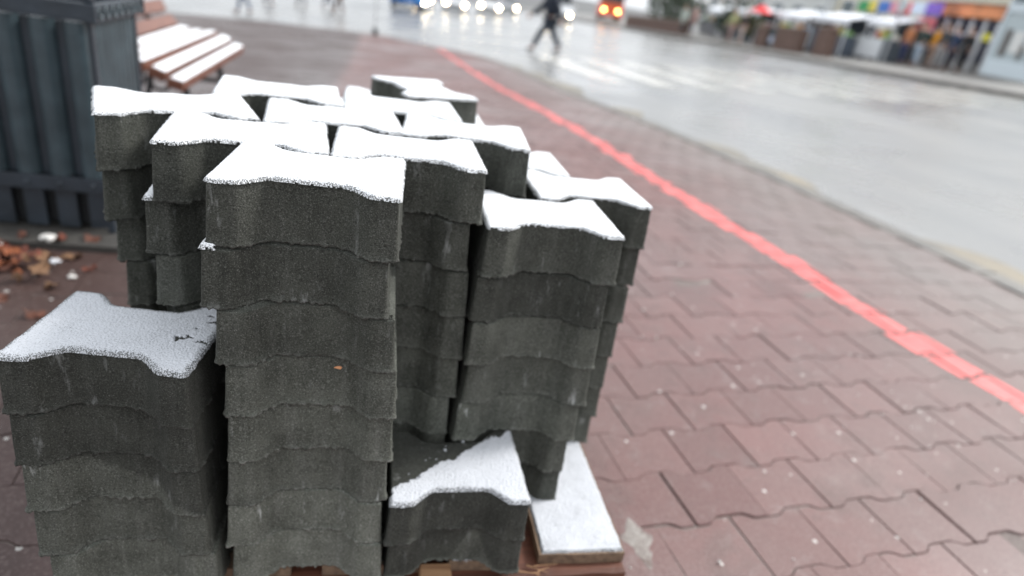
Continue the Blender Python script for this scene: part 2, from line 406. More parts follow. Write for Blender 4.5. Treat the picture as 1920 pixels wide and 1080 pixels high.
# ------------------------------------------------------------------ the stacks
ORD = ['topmost', 'second', 'third', 'fourth', 'fifth', 'sixth', 'seventh', 'lowest']
rng = random.Random(4)
GROUP = 'concrete pavers stacked on the pallet'
def stack(desc, cx, cy, rot, top, offs=None, low=None, tone=(.8, 1.35), jit=.0032, name_top=None, bottom=8):
    """top = level of the first block (0 is the highest), blocks go down to the pallet at level 8"""
    res = []; n = bottom-top
    for k in range(n):
        lv = top+k
        x, y, r = cx, cy, rot
        if low and k >= low[0]: x, y, r = low[1:]
        if offs and k < len(offs): x += offs[k][0]; y += offs[k][1]; r += offs[k][2] if len(offs[k]) > 2 else 0
        elif k: x += rng.uniform(-jit, jit); y += rng.uniform(-jit, jit); r += rng.uniform(-1.2, 1.2)
        o = bpy.data.objects.new('concrete_paver', (TOPS if k == 0 else BLOCKS)[rng.randrange(4 if k == 0 else 10)]); link(o)
        o.location = (x, y, -(lv+1)*HB+.0004); o.rotation_euler = (0, 0, R_(r + (180 if rng.random() < .5 else 0)))
        if k: y += rng.uniform(-.003, .003); x += rng.uniform(-.001, .001)
        t = tone[k] if isinstance(tone, list) else tone[0]+(tone[1]-tone[0])*(lv/7.0)**1.3 + rng.uniform(-.16, .16)
        o.color = (t, t*1.0, t*1.005, 1)
        which = ORD[k] if k < n-1 else 'lowest'
        lab = name_top if (k == 0 and name_top) else (f'grey paver, lowest in {desc}' if which == 'lowest' else f'grey paver, {which} down in {desc}')
        tag(o, lab, 'paving block', GROUP); res.append(o)
    return res
def loc2(o, x, y):                               # world point -> block coordinates
    r = -o.rotation_euler.z; dx, dy = x-o.location.x, y-o.location.y
    return (dx*math.cos(r)-dy*math.sin(r), dx*math.sin(r)+dy*math.cos(r))
def cap(o, seed, t=.0030, res=.0016, m=None, **kw):
    kw = dict(dict(rim=.006), **kw); return snow_sheet(OUT, HB, t, res, seed, o, m or M_SNOW, **kw)
def corner_snow(o, upper, seed, xlim):                 # snow on the ledge an upper block leaves bare
    pu = np.array([loc2(o, *(upper.matrix_basis @ Vector((p[0], p[1], 0))).xy) for p in OUT])
    snow_sheet(OUT, HB, .0035, .0012, seed, o, M_SNOW, mask=lambda X, Y: np.minimum(-sdist(X, Y, pu)-.002, xlim-(o.location.x+X*math.cos(o.rotation_euler.z)-Y*math.sin(o.rotation_euler.z))))

T1 = stack('the tallest front stack', -.004, .0905, -3.5, 0, offs=[(0, .003, 0), (-.0095, -.001, 1.8), (.0035, -.003, 2.3), (.0105, -.002, 3), (.0095, 0, 4.2), (.0055, .002, 5), (.005, -.001, 3.5), (.013, -.003, 1.5)],
           tone=[.98, .92, 1.15, 1.6, 1.85, 1.65, 2.3, 2.5], name_top='snow-capped paver on top of the tallest front stack, nearest white top')
T2 = stack('the stack behind-left of the tallest front one', -.110, .243, 5.5, 0, offs=[(0, -.004, 0), (-.013, 0, -2), (-.004, -.002, -3), (.004, 0, -3)], tone=(.9, 2.2),
           name_top='snow-capped paver with white lime runs, just behind and left of the nearest snowy top')
T3 = stack('the stack behind-right of the tallest front one', .1165, .2505, 0, 0, offs=[(0, -.005, 0), (-.012, -.002, 0), (-.004, -.004, 0), (-.001, -.004, 0), (-.001, 0, 0), (-.008, 0, 0), (-.006, 0, 0)], tone=(1.05, 2.5),
           name_top='snow-capped paver just behind and right of the nearest snowy top')
T4 = stack('the leftmost tall stack beside the bin', -.2390, .368, 20, 0, offs=[(0, 0, 0), (.002, .006, -2)], low=(2, -.214, .388, 7), tone=(.95, 1.9),
           name_top='snow-capped paver turned askew beside the bin, leftmost of the high tops')
T5 = stack('the middle stack of the third row', -.003, .411, 6, 0, tone=(.8, 1.1), name_top='snow-capped paver in the middle of the third row, small dark gaps at both its ends')
T6 = stack('the right-hand tall stack of the third row', .222, .4095, -5, 0, offs=[(0, 0, 0), (.004, 0, 3)], tone=(.85, 1.1), name_top='snow-capped paver at the right end of the third row, overhanging the lower stacks')
T7 = stack('the left stack of the fourth row', -.112, .575, 6, 0, tone=(.8, 1.1), name_top='snow-capped paver farthest back on the left, in front of the bench')
T8 = stack('the right stack of the fourth row', .113, .566, 3, 0, tone=(.8, 1.1), name_top='snow-capped paver in the fourth row, just in front of the raised one turned endways')
L1 = stack('the low stack at the left front corner', -.2345, .075, -7.5, 3, offs=[(0, 0, 0), (-.002, .003, 3), (-.001, .004, 3), (0, .005, 5), (.008, .004, 6)], tone=[.72, .75, .8, 1.45, 1.9],
           name_top='thinly snowed paver with dark pits in the snow, top of the low left stack')
F1 = stack('the two-block pile at the front right', .2275, .0835, 0, 6, offs=[(0, 0, .5), (.004, .006, 0)], tone=[.75, .85],
           name_top='paver half bare and half snowed along a diagonal, top of the two-block pile')
R1 = stack('the stack standing behind the two-block pile', .3410, .233, 0, 1, offs=[(.002, 0, 0), (-.004, 0, 0), (-.001, -.002, 0), (.002, .002, 0), (-.004, .002, 0), (-.008, .008, 1), (-.005, .015, 0)], tone=[1.1, .85, 1.6, 1.5, 1.8, 1.5, 1.2],
           name_top='snow-capped paver a step lower than the tall tops, above the two-block pile')
R2 = stack('the stack farthest right, at the pallet edge', .4555, .3995, 1, 1, offs=[(0, 0, 0), (.0, .005, 0), (-.005, -.001, 0), (-.009, -.003, 0), (-.009, .001, 0), (-.005, .008, 0), (-.006, .018, 0)], tone=(1.1, 1.6),
           name_top='snow-capped paver farthest right, beside the open pavement')
R3 = stack('the low stack behind the farthest right one', .341, .556, 0, 1, tone=(.8, 1.0), name_top='snow-capped paver with a dark chip, half hidden behind the farthest right one')
G1 = stack('the hidden stack behind the fourth row, left', .000, .745, 0, 1, tone=(.8, 1)); G2 = stack('the hidden stack behind the fourth row, right', .224, .735, 0, 1, tone=(.8, 1))
G3 = stack('the hidden stack of the sixth row, left', .000, .925, 0, 1, tone=(.8, 1)); G4 = stack('the hidden stack of the sixth row, right', .222, .915, 0, 1, tone=(.8, 1))
G5 = stack('the last stack at the far end', .092, 1.078, 0, 1, tone=(.8, 1), name_top='small strip of snow-capped paver showing left of the raised one turned endways')
T10 = stack('the far end of the pallet', .170, .815, 111, 0, tone=(1, 1), name_top='snow-capped paver raised at the back and turned endways, its notched flank showing', bottom=1)
for i, s in enumerate([T1, T2, T3, T4, T5, T6, T7, T8, R1, R2, R3, G5, T10]):
    cap(s[0], 40+i*11, res=.0010 if i == 0 else .0014 if i < 3 else .0018)
for i, s in enumerate([G1, G2, G3, G4]): cap(s[0], 340+i, res=.004)
def pits(X, Y):
    d = np.full(X.shape, 1.)
    for (wx, wy, r) in PITS:
        lx, ly = loc2(L1[0], wx, wy); a = np.arctan2(Y-ly, X-lx)
        d = np.minimum(d, np.hypot((X-lx), (Y-ly)*1.5)-r*(1+.5*np.sin(3*a+wx*90)+.35*np.sin(5*a)))
    return d
PITS = [(-.168, .056, .0062), (-.157, .060, .0045), (-.262, .150, .0048), (-.131, .101, .0065), (-.142, .117, .003), (-.139, .050, .0045), (-.152, .083, .0022)]
cap(L1[0], 501, t=.0019, res=.0008, m=M_SNOWT, mask=pits, thinadd=.26, grain=.0006, rim=.008)
def diag(X, Y):
    # snow only beyond the diagonal edge the stacks sheltered; line through two world points
    (ax, ay), (bx, by) = loc2(F1[0], .123, .026), loc2(F1[0], .325, .172)
    nx, ny = by-ay, -(bx-ax); L = math.hypot(nx, ny)
    return ((X-ax)*nx+(Y-ay)*ny)/L + .010*fbm(X*45, Y*45, 0*X, 77, 3) + .003*vnoise(X*260, Y*260, 0*X, 78)
cap(F1[0], 601, t=.0024, res=.0009, m=M_SNOWT, mask=diag, thinadd=.22, grain=.0008, rim=.006)
corner_snow(T1[1], T1[0], 71, -.108); corner_snow(T2[1], T2[0], 72, -.205)
def dry_patch(o, fn):                            # a drier, paler area with its own outline on one block
    me = o.data.copy(); o.data = me; at = me.attributes.new('dry', 'FLOAT', 'POINT')
    mw = o.matrix_basis; at.data.foreach_set('value', [fn(mw @ v.co) for v in me.vertices])
dry_patch(L1[2], lambda p: sm((((-5*HB-.010)-p.z)-(.45*(p.x+.285)))/.006+.5) if p.y < .07 else 0)
dry_patch(F1[1], lambda p: sm((-7*HB-.075+.062*math.exp(-((p.x-.262)/.022)**2)-p.z)/.006+.5) if p.y < .06 else 0)
for i, (x, y) in enumerate([(.212, .117), (.214, .128), (.185, .098), (.178, .092), (.245, .140), (.150, .061), (.196, .094)]):
    lx, ly = loc2(F1[0], x, y); a = np.linspace(0, 2*math.pi, 9)[:-1]; r = (.0032, .0022, .0018, .0024)[i % 4]
    P = np.stack([lx+r*np.cos(a)*(1+.3*np.sin(3*a+i)), ly+r*np.sin(a)], 1)
    snow_sheet(P, HB, .0022, .0006, 700+i, F1[0], M_SNOWT, name='snow_crumb', rim=.002)

# orange leaf scrap caught in a joint of the tallest stack
def leaf_mesh(seed, s):
    r = random.Random(seed); n = 14; vs = [(0, 0, .0)]
    for i in range(n):
        a = 2*math.pi*i/n; rad = s*(.55+.45*abs(math.sin(2.5*a+.4)))*(1+.25*r.uniform(-1, 1))*(1.25 if math.cos(a) > .3 else 1)
        vs.append((rad*math.cos(a), rad*math.sin(a)*.85, s*.35*r.uniform(-1, 1)*.7+.25*s*math.cos(2*a)))
    vs += [(x, y, z-.0006) for x, y, z in vs]; m = n+1
    f = [(0, i, i % n+1) for i in range(1, n+1)] + [(m, m+i % n+1, m+i) for i in range(1, n+1)] + [(i, m+i, m+i % n+1, i % n+1) for i in range(1, n+1)]
    return vs, f
M_LEAF = [mat('leaf_orange', (.20, .055, .016), .7, var=.35, vscale=60), mat('leaf_brown', (.10, .035, .020), .75, var=.4, vscale=60),
          mat('leaf_tan', (.17, .09, .045), .8, var=.35, vscale=60), mat('leaf_rust', (.13, .032, .016), .7, var=.35, vscale=60)]
v, f = [(-.009, 0, .002), (.006, -.004, .001), (.0085, -.003, .006), (.003, 0, .0065), (-.004, .001, .0045)], [(0, 1, 2, 3, 4)]
v = v+[(a, b+.0008, c) for a, b, c in v]; f = [(0, 1, 2, 3, 4), (9, 8, 7, 6, 5)]+[(i, i+5, (i+1) % 5+5, (i+1) % 5) for i in range(5)]
o = meshobj('leaf_scrap', v, f, mat('scrap_orange', (.50, .22, .10), .7)); o.scale = (.62, .62, .62); o.location = (.036, .0125, -3*HB-.009); o.rotation_euler = (0, 0, -.02)
tag(o, 'tiny orange leaf scrap caught in a joint of the tallest front stack', 'leaf')

# ------------------------------------------------------------------ pallet
ZT = -8*HB
pal = empty('wooden_pallet', (0, 0, HG), 0, 'weathered wooden pallet under the paver stacks, snow on its bare right edge', 'pallet')
pz = lambda z: z-HG
X0, X1, Y0, Y1 = -.338, .546, .034, 1.35
bt = .023; gw = .012
wd = [.158, .112, .158, .112, .158]; gap = ((X1-X0)-sum(wd))/4
def board(name, cx, cy, w, l, ztop, t, m, seed, long='y', notch=0):
    n = 40; r = random.Random(seed); bm = bmesh.new()
    sx, sy = (w, l) if long == 'y' else (l, w)
    def wob(k): return r.uniform(-1, 1)*k
    xs = np.linspace(-sx/2, sx/2, 5 if long == 'y' else n); ys = np.linspace(-sy/2, sy/2, n if long == 'y' else 5)
    top = {}; bot = {}
    for i, x in enumerate(xs):
        for j, y in enumerate(ys):
            ex = (i in (0, len(xs)-1)); ey = (j in (0, len(ys)-1))
            px = cx+x+(wob(.0016) if ex else 0); py = cy+y+(wob(.002) if ey else 0)
            top[i, j] = bm.verts.new((px, py, pz(ztop)-(.0012 if (ex or ey) else 0)+wob(.0004)))
            bot[i, j] = bm.verts.new((px, py, pz(ztop-t)+wob(.0004)))
    for i in range(len(xs)-1):
        for j in range(len(ys)-1):
            bm.faces.new((top[i, j], top[i+1, j], top[i+1, j+1], top[i, j+1])); bm.faces.new((bot[i, j], bot[i, j+1], bot[i+1, j+1], bot[i+1, j]))
    for j in range(len(ys)-1):
        for i, fl in ((0, 0), (len(xs)-1, 1)): bm.faces.new((top[i, j], top[i, j+1], bot[i, j+1], bot[i, j]))
    for i in range(len(xs)-1):
        for j in (0, len(ys)-1): bm.faces.new((top[i, j], top[i+1, j], bot[i+1, j], bot[i, j]))
    return bmobj(name, bm, m, pal)
x = X0
SN = []
for i, w in enumerate(wd):
    yy0 = (.034, .030, .028, .026, .034)[i]
    b = board('deck_board', x+w/2, (yy0+Y1)/2, w, Y1-yy0, ZT-.001, bt, M_WOOD, 10+i)
    if i == 4:
        P = np.array([(x+.004, yy0+.003), (x+w-.003, yy0+.003), (x+w-.003, Y1-.004), (x+.004, Y1-.004)])
        P2 = np.array([(x+.004, yy0+.003), (x+w-.003, yy0+.003), (x+w-.003, .62), (x+.004, .62)])
        snow_sheet(P2, pz(ZT-.001), .0034, .0014, 801, b, M_SNOWT, name='snow_cap', thinadd=.30, grain=.0009)
        P3 = np.array([(x+.004, .621), (x+w-.003, .621), (x+w-.003, Y1-.004), (x+.004, Y1-.004)])
        snow_sheet(P3, pz(ZT-.001), .0034, .004, 802, b, M_SNOWT, name='snow_cap')
    if i == 3:
        P2 = np.array([(x+.004, yy0+.003), (x+w-.003, yy0+.003), (x+w-.003, .30), (x+.004, .30)])
        snow_sheet(P2, pz(ZT-.001), .0028, .0014, 803, b, M_SNOWT, name='snow_cap', thinadd=.30, grain=.0009)
    x += w+gap
zc = ZT-.001-bt-.0005
for i, (y, w) in enumerate(((.030, .16), (.62, .16), (1.20, .16))):
    b = board('cross_board', (X0+X1)/2, y+w/2-.02*(i == 0), w, X1-X0-.004, zc, bt, M_WOODR if i == 0 else M_WOOD, 30+i, long='x')
zb = zc-bt-.0005; bh = (zb)-(HG+.024)
for i, y in enumerate((.095, .69, 1.28)):
    for j, xx in enumerate((X0+.075, (X0+X1)/2, X1-.062)):
        bm = bmesh.new(); box(bm, (xx, y, pz(zb-bh/2)), (.11 if j else .15, .15, bh-.001), bev=.003)
        bmobj('pallet_block', bm, M_WOOD, pal)
for j, xx in enumerate((X0+.075, (X0+X1)/2, X1-.062)):
    bm = bmesh.new(); box(bm, (xx, (Y0+Y1)/2, .0125), (.11, Y1-Y0, .022), bev=.002); bmobj('bottom_board', bm, M_WOOD, pal)
# split splinters at the front edge by the right board
bm = bmesh.new(); rr = random.Random(5)
for k in range(9):
    a = Vector((.33+rr.uniform(0, .075), .018+rr.uniform(-.012, .012), pz(ZT-.020)+rr.uniform(-.012, .008)))
    b_ = a+Vector((rr.uniform(-.035, .045), rr.uniform(-.018, .004), rr.uniform(-.010, .006))); cyl(bm, a, b_, rr.uniform(.0012, .0032), .0004, 5)
bmobj('splinters', bm, M_SPL, pal)
bm = bmesh.new(); box(bm, (.205, .012, pz(ZT-.012)), (.052, .03, .018), (0, .05, .03), bev=.003); bmobj('split_offcut', bm, M_SPL, pal)

# ------------------------------------------------------------------ pavement, road, kerb
EDGE = [(3.52, -4), (3.50, 0), (3.45, 1.7), (3.33, 2.5), (3.25, 3.2), (3.18, 4.0), (3.10, 5.0), (3.00, 6.3), (2.84, 8.4), (2.68, 10.5), (2.5, 12.5), (2.1, 14.3), (1.35, 15.6),
        (.4, 17.6), (-.1, 18.6), (-1.58, 19.3), (-3.5, 20.3), (-5.8, 20.7), (-9, 21.2), (-14, 22)]
PAVE = EDGE+[(-14, -4)]
EP = np.array(PAVE)
def in_pave(x, y): return float(sdist(np.array([x]), np.array([y]), EP)[0])
# base sheet (jointing sand), follows pave_z
def sheet(name, outer, fn, m, step=.5, dz=0, parent=None, kind='structure', near=None):
    bm = bmesh.new(); P = np.array(outer); lo = P.min(0); hi = P.max(0)
    vs = [bm.verts.new((p[0], p[1], 0)) for p in outer]; bm.faces.new(vs)
    for ax in (0, 1):
        for t in np.arange(math.floor(lo[ax]/step)*step+step, hi[ax], step):
            co = [0, 0, 0]; co[ax] = float(t); no = [0, 0, 0]; no[ax] = 1
            bmesh.ops.bisect_plane(bm, geom=bm.verts[:]+bm.edges[:]+bm.faces[:], plane_co=co, plane_no=no)
    for v in bm.verts: v.co.z = fn(v.co.x, v.co.y)+dz
    bmesh.ops.recalc_face_normals(bm, faces=bm.faces)
    o = bmobj(name, bm, m, parent); 
    if o.data.polygons[0].normal.z < 0: o.data.flip_normals()
    if kind: o['kind'] = kind
    return o
sheet('pavement_base', PAVE, pave_z, M_SAND, .5, -.0052)
# the pavers: one mesh (surface pattern of the pavement)
def pavers():
    O2 = rounded([(-.0982, -.0885), (-.062, -.0885), (-.038, -.0705), (.038, -.0705), (.062, -.0885), (.0982, -.0885),
                  (.0982, .0885), (.062, .0885), (.038, .0705), (-.038, .0705), (-.062, .0885), (-.0982, .0885)], [.004, .008, .009, .009, .008, .004]*2)
    near = O2[::2]; far = O2[::6]
    th = R_(7.0); ct, st = math.cos(th), math.sin(th)
    px, py = .1990, .1610; ox, oy = 1.117, .362
    V, F, T, LINE = [], [], [], []
    r = random.Random(12)
    for j in range(-48, 150):
        for i in range(-100, 50):
            lx = i*px+(.5*px if j % 2 else 0); ly = j*py
            wx, wy = ox+lx*ct-ly*st, oy+lx*st+ly*ct
            if wx < -10 or wx > 3.6 or wy < -3 or wy > 20.5: continue
            D = math.hypot(wx, wy)
            if D > 7 and (wx < -6): continue
            if in_pave(wx, wy) < .06: continue
            P = near if (D < 4) else far
            tx, ty = r.gauss(0, .005), r.gauss(0, .005); dz = r.gauss(0, .0014)-.001; a = th+r.gauss(0, .012)
            ca, sa = math.cos(a), math.sin(a); jx, jy = r.gauss(0, .0012), r.gauss(0, .0012)
            z0 = pave_z(wx, wy)+dz
            gx = (pave_z(wx+.05, wy)-pave_z(wx-.05, wy))/.1+tx; gy = (pave_z(wx, wy+.05)-pave_z(wx, wy-.05))/.1+ty
            n = len(P); b = len(V); tone = min(1, max(0, r.gauss(.5, .28)))
            rings = [(1.0, -.012), (1.0, -.0028), (.985, 0)] if D < 4 else [(1.0, -.009), (.985, 0)]
            for s, h in rings:
                for p in P:
                    qx, qy = p[0]*s, p[1]*(s if s == 1 else .975); X = jx+qx*ca-qy*sa; Y = jy+qx*sa+qy*ca
                    V.append((wx+X, wy+Y, z0+gx*X+gy*Y+h))
            for k in range(len(rings)-1):
                for q in range(n): F.append((b+k*n+q, b+k*n+(q+1) % n, b+(k+1)*n+(q+1) % n, b+(k+1)*n+q))
            F.append(tuple(b+(len(rings)-1)*n+q for q in range(n)))
            T += [tone]*(len(rings)*n)
            LINE.append((wx, wy, [V[b+(len(rings)-1)*n+q] for q in range(n)], (z0, gx, gy)))
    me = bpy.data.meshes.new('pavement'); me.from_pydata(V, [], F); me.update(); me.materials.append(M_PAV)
    at = me.color_attributes.new('tone', 'FLOAT_COLOR', 'POINT')
    arr = np.ones((len(V), 4), np.float32); arr[:, :3] = np.array(T, np.float32)[:, None]; at.data.foreach_set('color', arr.ravel())
    o = link(bpy.data.objects.new('pavement', me)); o['kind'] = 'structure'
    return LINE
LINE = pavers()
# painted red line, clipped to each paver it crosses so the joints stay open
RL = [(2.55, -.6), (2.44, .2), (2.345, .75), (2.27, 1.06), (2.195, 1.476), (2.122, 2.183), (1.998, 3.236), (1.925, 5.0), (1.868, 6.74), (1.72, 10.0), (1.42, 15.2)]
def clip(poly, a, b, c):                         # keep a*x+b*y+c >= 0
    out = []
    for i in range(len(poly)):
        p, q = poly[i], poly[(i+1) % len(poly)]; dp = a*p[0]+b*p[1]+c; dq = a*q[0]+b*q[1]+c
        if dp >= 0: out.append(p)
        if (dp >= 0) != (dq >= 0):
            t = dp/(dp-dq); out.append(tuple(p[k]+t*(q[k]-p[k]) for k in range(3)))
    return out
V, F = [], []; rr = random.Random(8)
for wx, wy, top, _ in LINE:
    for (a, b) in zip(RL[:-1], RL[1:]):
        if not (a[1]-.2 <= wy <= b[1]+.2): continue
        ux, uy = b[0]-a[0], b[1]-a[1]; L = math.hypot(ux, uy); ux /= L; uy /= L
        nx, ny = -uy, ux; dd = (wx-a[0])*nx+(wy-a[1])*ny
        if abs(dd) > .2: continue
        sh = rr.uniform(-.030, .030); ws = .080-.0022*max(0, wy); w1 = ws+sh+rr.uniform(-.024, .012); w2 = ws-sh+rr.uniform(-.024, .012)
        P = clip(top, nx, ny, -(a[0]*nx+a[1]*ny)+w1); P = clip(P, -nx, -ny, (a[0]*nx+a[1]*ny)+w2) if len(P) > 2 else []
        P = clip(P, ux, uy, -(a[0]*ux+a[1]*uy)) if len(P) > 2 else []; P = clip(P, -ux, -uy, (b[0]*ux+b[1]*uy)) if len(P) > 2 else []
        if len(P) > 2:
            cx_ = sum(p[0] for p in P)/len(P); cy_ = sum(p[1] for p in P)/len(P); P = [(cx_+(p[0]-cx_)*.93, cy_+(p[1]-cy_)*.93, p[2]) for p in P]
            k = len(V); V += [(p[0], p[1], p[2]+.0009) for p in P]; F.append(tuple(range(k, k+len(P))))
o = meshobj('red_line', V, F, M_LINE); o['kind'] = 'structure'

# road
def dist_edge(x, y): return max(0.0, -in_pave(x, y))
def road_z(x, y):
    a = pave_z(x, y)-.085
    return a+(plane(x, y)-a)*sm(dist_edge(x, y)/5.0)
def grid_surface(name, x0, x1, y0, y1, fn, m, step, skip=None):
    xs = np.unique(np.r_[np.arange(x0, x1, step), x1]); ys = np.unique(np.r_[np.arange(y0, y1, step), y1])
    V = [(float(x), float(y), fn(x, y)) for y in ys for x in xs]; nx = len(xs)
    F = [(j*nx+i, j*nx+i+1, (j+1)*nx+i+1, (j+1)*nx+i) for j in range(len(ys)-1) for i in range(nx-1) if not (skip and skip((xs[i]+xs[i+1])/2, (ys[j]+ys[j+1])/2))]
    o = meshobj(name, V, F, m, smooth=True); return o
def road_or_under(x, y):
    s = in_pave(x, y)
    return road_z(x, y) if s < .3 else pave_z(x, y)-.25
o = grid_surface('road', -20, 24, -4, 100, road_or_under, M_ROAD, .5); o['kind'] = 'structure'
o = grid_surface('ground', -260, 300, -60, 420, lambda x, y: plane(max(-60, min(60, x)), max(-20, min(120, y)))-.35, mat('far_ground', (.09, .09, .088), .6), 20); o['kind'] = 'structure'
# kerb stones along the edge (own pieces are only its joints)
def strip(name, path, off0, off1, z0, z1, m, seg=1.0, gapw=.012, step=None):
    bm = bmesh.new(); pts = np.array(path, float)
    L = np.r_[0, np.cumsum(np.linalg.norm(np.diff(pts, axis=0), axis=1))]
    def at(s):
        p = np.array([np.interp(s, L, pts[:, 0]), np.interp(s, L, pts[:, 1])]); q = np.array([np.interp(s+.05, L, pts[:, 0]), np.interp(s+.05, L, pts[:, 1])])
        u = q-p; n_ = np.linalg.norm(u)
        if n_ < 1e-6: q = np.array([np.interp(s-.05, L, pts[:, 0]), np.interp(s-.05, L, pts[:, 1])]); u = p-q; n_ = np.linalg.norm(u)
        u /= n_; return p, np.array([u[1], -u[0]])
    s = 0
    while s < L[-1]-.1:
        e = min(s+seg-gapw, L[-1]); ring = []
        for t in (s, e):
            p, n = at(t); a = p+n*off0; b = p+n*off1
            za = pave_z(*p)
            ring.append([bm.verts.new((a[0], a[1], za+z0)), bm.verts.new((b[0], b[1], za+z0)), bm.verts.new((b[0], b[1], za+z1)), bm.verts.new((a[0], a[1], za+z1))])
        for k in range(4): bm.faces.new((ring[0][k], ring[0][(k+1) % 4], ring[1][(k+1) % 4], ring[1][k]))
        bm.faces.new(ring[0][::-1]); bm.faces.new(ring[1]); s += seg
    return bmobj(name, bm, m)
o = strip('kerb', EDGE, -.015, .15, -.2, .004, M_KERB); o['kind'] = 'structure'
# wind-blown sand lying in the gutter
def gutter_fn(u, v, x, y): return road_z(x, y)+.004
pts = np.array(EDGE, float); V, F = [], []
Ls = np.r_[0, np.cumsum(np.linalg.norm(np.diff(pts, axis=0), axis=1))]; ss = np.arange(0, 19.5, .12)
for k, s in enumerate(ss):
    p = np.array([np.interp(s, Ls, pts[:, 0]), np.interp(s, Ls, pts[:, 1])]); w = .16+.22*(1+float(vnoise(np.array([s*1.7]), 0, 0, 3)[0]))
    for t in (0, .5, 1):
        xx = p[0]+.151+t*w; V.append((xx, p[1], road_z(xx, p[1])+(.012 if t < 1 else .004)))
    if k:
        b = (k-1)*3
        for t in (0, 1): F.append((b+t, b+t+1, b+t+4, b+t+3))
o = meshobj('gutter_sand', V, F, M_DIRT, smooth=True); o['kind'] = 'structure'
# zebra crossing
def bar(x0, x1, y0, y1, zf, dz=.006, sl=-.035):
    V, F = [], []; n = 10
    for k in range(n+1):
        y = y0+(y1-y0)*k/n
        for x in (x0, x1):
            xx = x+sl*(y-y0); V.append((xx, y, zf(xx, y)+dz))
        if k: b = 2*(k-1); F.append((b, b+1, b+3, b+2))
    return V, F
V, F = [], []
for i in range(12):
    xa = 4.25+i*1.08; v, f = bar(xa-.05, xa+.5, 11.25+.02*i, 16.6-.05*i, road_z); b = len(V); V += v; F += [tuple(q+b for q in t) for t in f]
o = meshobj('zebra_crossing', V, F, sandmat('worn_white_paint', (.24, .24, .23), (.62, .60, .54), 1.3, .2)); o['kind'] = 'structure'
# far pavement beyond the road
def far_z(x, y): return plane(x, y)+.12
o = grid_surface('far_pavement', 17.0, 60, -4, 100, far_z, sandmat('far_paving', (.14, .135, .125), (.22, .21, .195), .6, .5), 2.0); o['kind'] = 'structure'
bm = bmesh.new()
for y in range(-4, 100, 2):
    z = plane(16.9, y+1); box(bm, (16.9, y+1, z+.0), (.2, 1.99, .25), (-.0297734, 0, 0))
o = bmobj('far_kerb', bm, M_KERB); o['kind'] = 'structure'

# cement spill by the pallet corner
CX_, CY_ = .675, .195
a = np.linspace(0, 2*math.pi, 40, endpoint=False)
P = np.stack([CX_+.030*np.cos(a)*(1+.3*np.sin(3*a)+.2*np.sin(7*a)), CY_+.060*np.sin(a)*(1+.25*np.cos(4*a))], 1)
o = snow_sheet(P, HG-.0004, .0022, .0025, 900, None, M_CEM, name='cement_spill', grain=.0004, rim=.05)
tag(o, 'pale crust of spilled cement on the red pavers beside the pallet corner', 'cement spill')
# scattered grit and snow crumbs on the pavement
V, F = [], []; rr = random.Random(21)
for k in range(420):
    x, y = rr.uniform(-1.6, 3.3), rr.uniform(-.5, 5.0)
    if -.42 < x < .62 and y < 1.45 and y > -.05: continue
    s = rr.uniform(.0018, .0055)*(1 if rr.random() < .9 else 1.7); z = pave_z(x, y)+s*.3; b = len(V)
    V += [(x+s*rr.uniform(.7, 1.3), y, z), (x, y+s*rr.uniform(.6, 1.2), z), (x-s*rr.uniform(.7, 1.3), y, z), (x, y-s*rr.uniform(.6, 1.2), z), (x, y, z+s*.7), (x, y, z-s*.6)]
    for t in range(4): F += [(b+t, b+(t+1) % 4, b+4), (b+(t+1) % 4, b+t, b+5)]
o = meshobj('grit', V, F, mat('pale_grit', (.60, .58, .55), .7)); tag(o, 'pale grit and snow crumbs scattered over the pavers', kind='stuff')

# ------------------------------------------------------------------ litter bin
B = empty('litter_bin', (-1.052, 1.825, HG+.022), 0, 'blue-grey metal litter bin with rounded upright ribs, left of the stacks', 'litter bin')
bw, bd = .46, .39
for sy in (-1, 1): bm = bmesh.new(); box(bm, (0, sy*(bd/2-.008), .45), (bw, .008, .50)); bmobj('back_plate', bm, M_BIN2, B)
for i in range(-2, 3):                           # big rounded ribs on the front and back
    for sy in (-1, 1):
        cx = i*.098
        a = np.linspace(0, math.pi, 9); pts = [(cx+.037*math.cos(t), sy*(bd/2-.004+.034*math.sin(t))) for t in a]
        bm = bmesh.new(); prism(bm, pts, .205, .705); bmobj('rib', bm, M_BIN, B)
for i in range(-4, 5):
    for sx in (-1, 1):
        cy = i*.042; a = np.linspace(0, math.pi, 7); pts = [(sx*(bw/2-.004+.013*math.sin(t)), cy+.018*math.cos(t)) for t in a]
        bm = bmesh.new(); prism(bm, pts, .09, .705); bmobj('slat', bm, M_BIN, B)
for i in range(-2, 3):
    for sy in (-1, 1): bm = bmesh.new(); box(bm, (i*.098, sy*(bd/2+.003), .09), (.062, .008, .15), bev=.001); bmobj('foot_picket', bm, M_BIN2, B)
for s in (-1, 1):
    bm = bmesh.new()
    box(bm, (0, s*(bd/2+.027), .178), (bw+.07, .008, .05), bev=.002)
    for i in range(-2, 3): bmesh.ops.create_uvsphere(bm, u_segments=10, v_segments=6, radius=.009, matrix=Matrix.Translation((i*.098, s*(bd/2+.031), .178)))
    bmobj('lower_band', bm, M_BIN2, B)
bm = bmesh.new()
for s in (-1, 1):
    box(bm, (0, s*(bd/2+.028), .735), (bw+.07, .016, .055), bev=.003); box(bm, (s*(bw/2+.022), 0, .735), (.014, bd+.036, .055), bev=.003)
bmobj('rim', bm, M_BIN2, B)
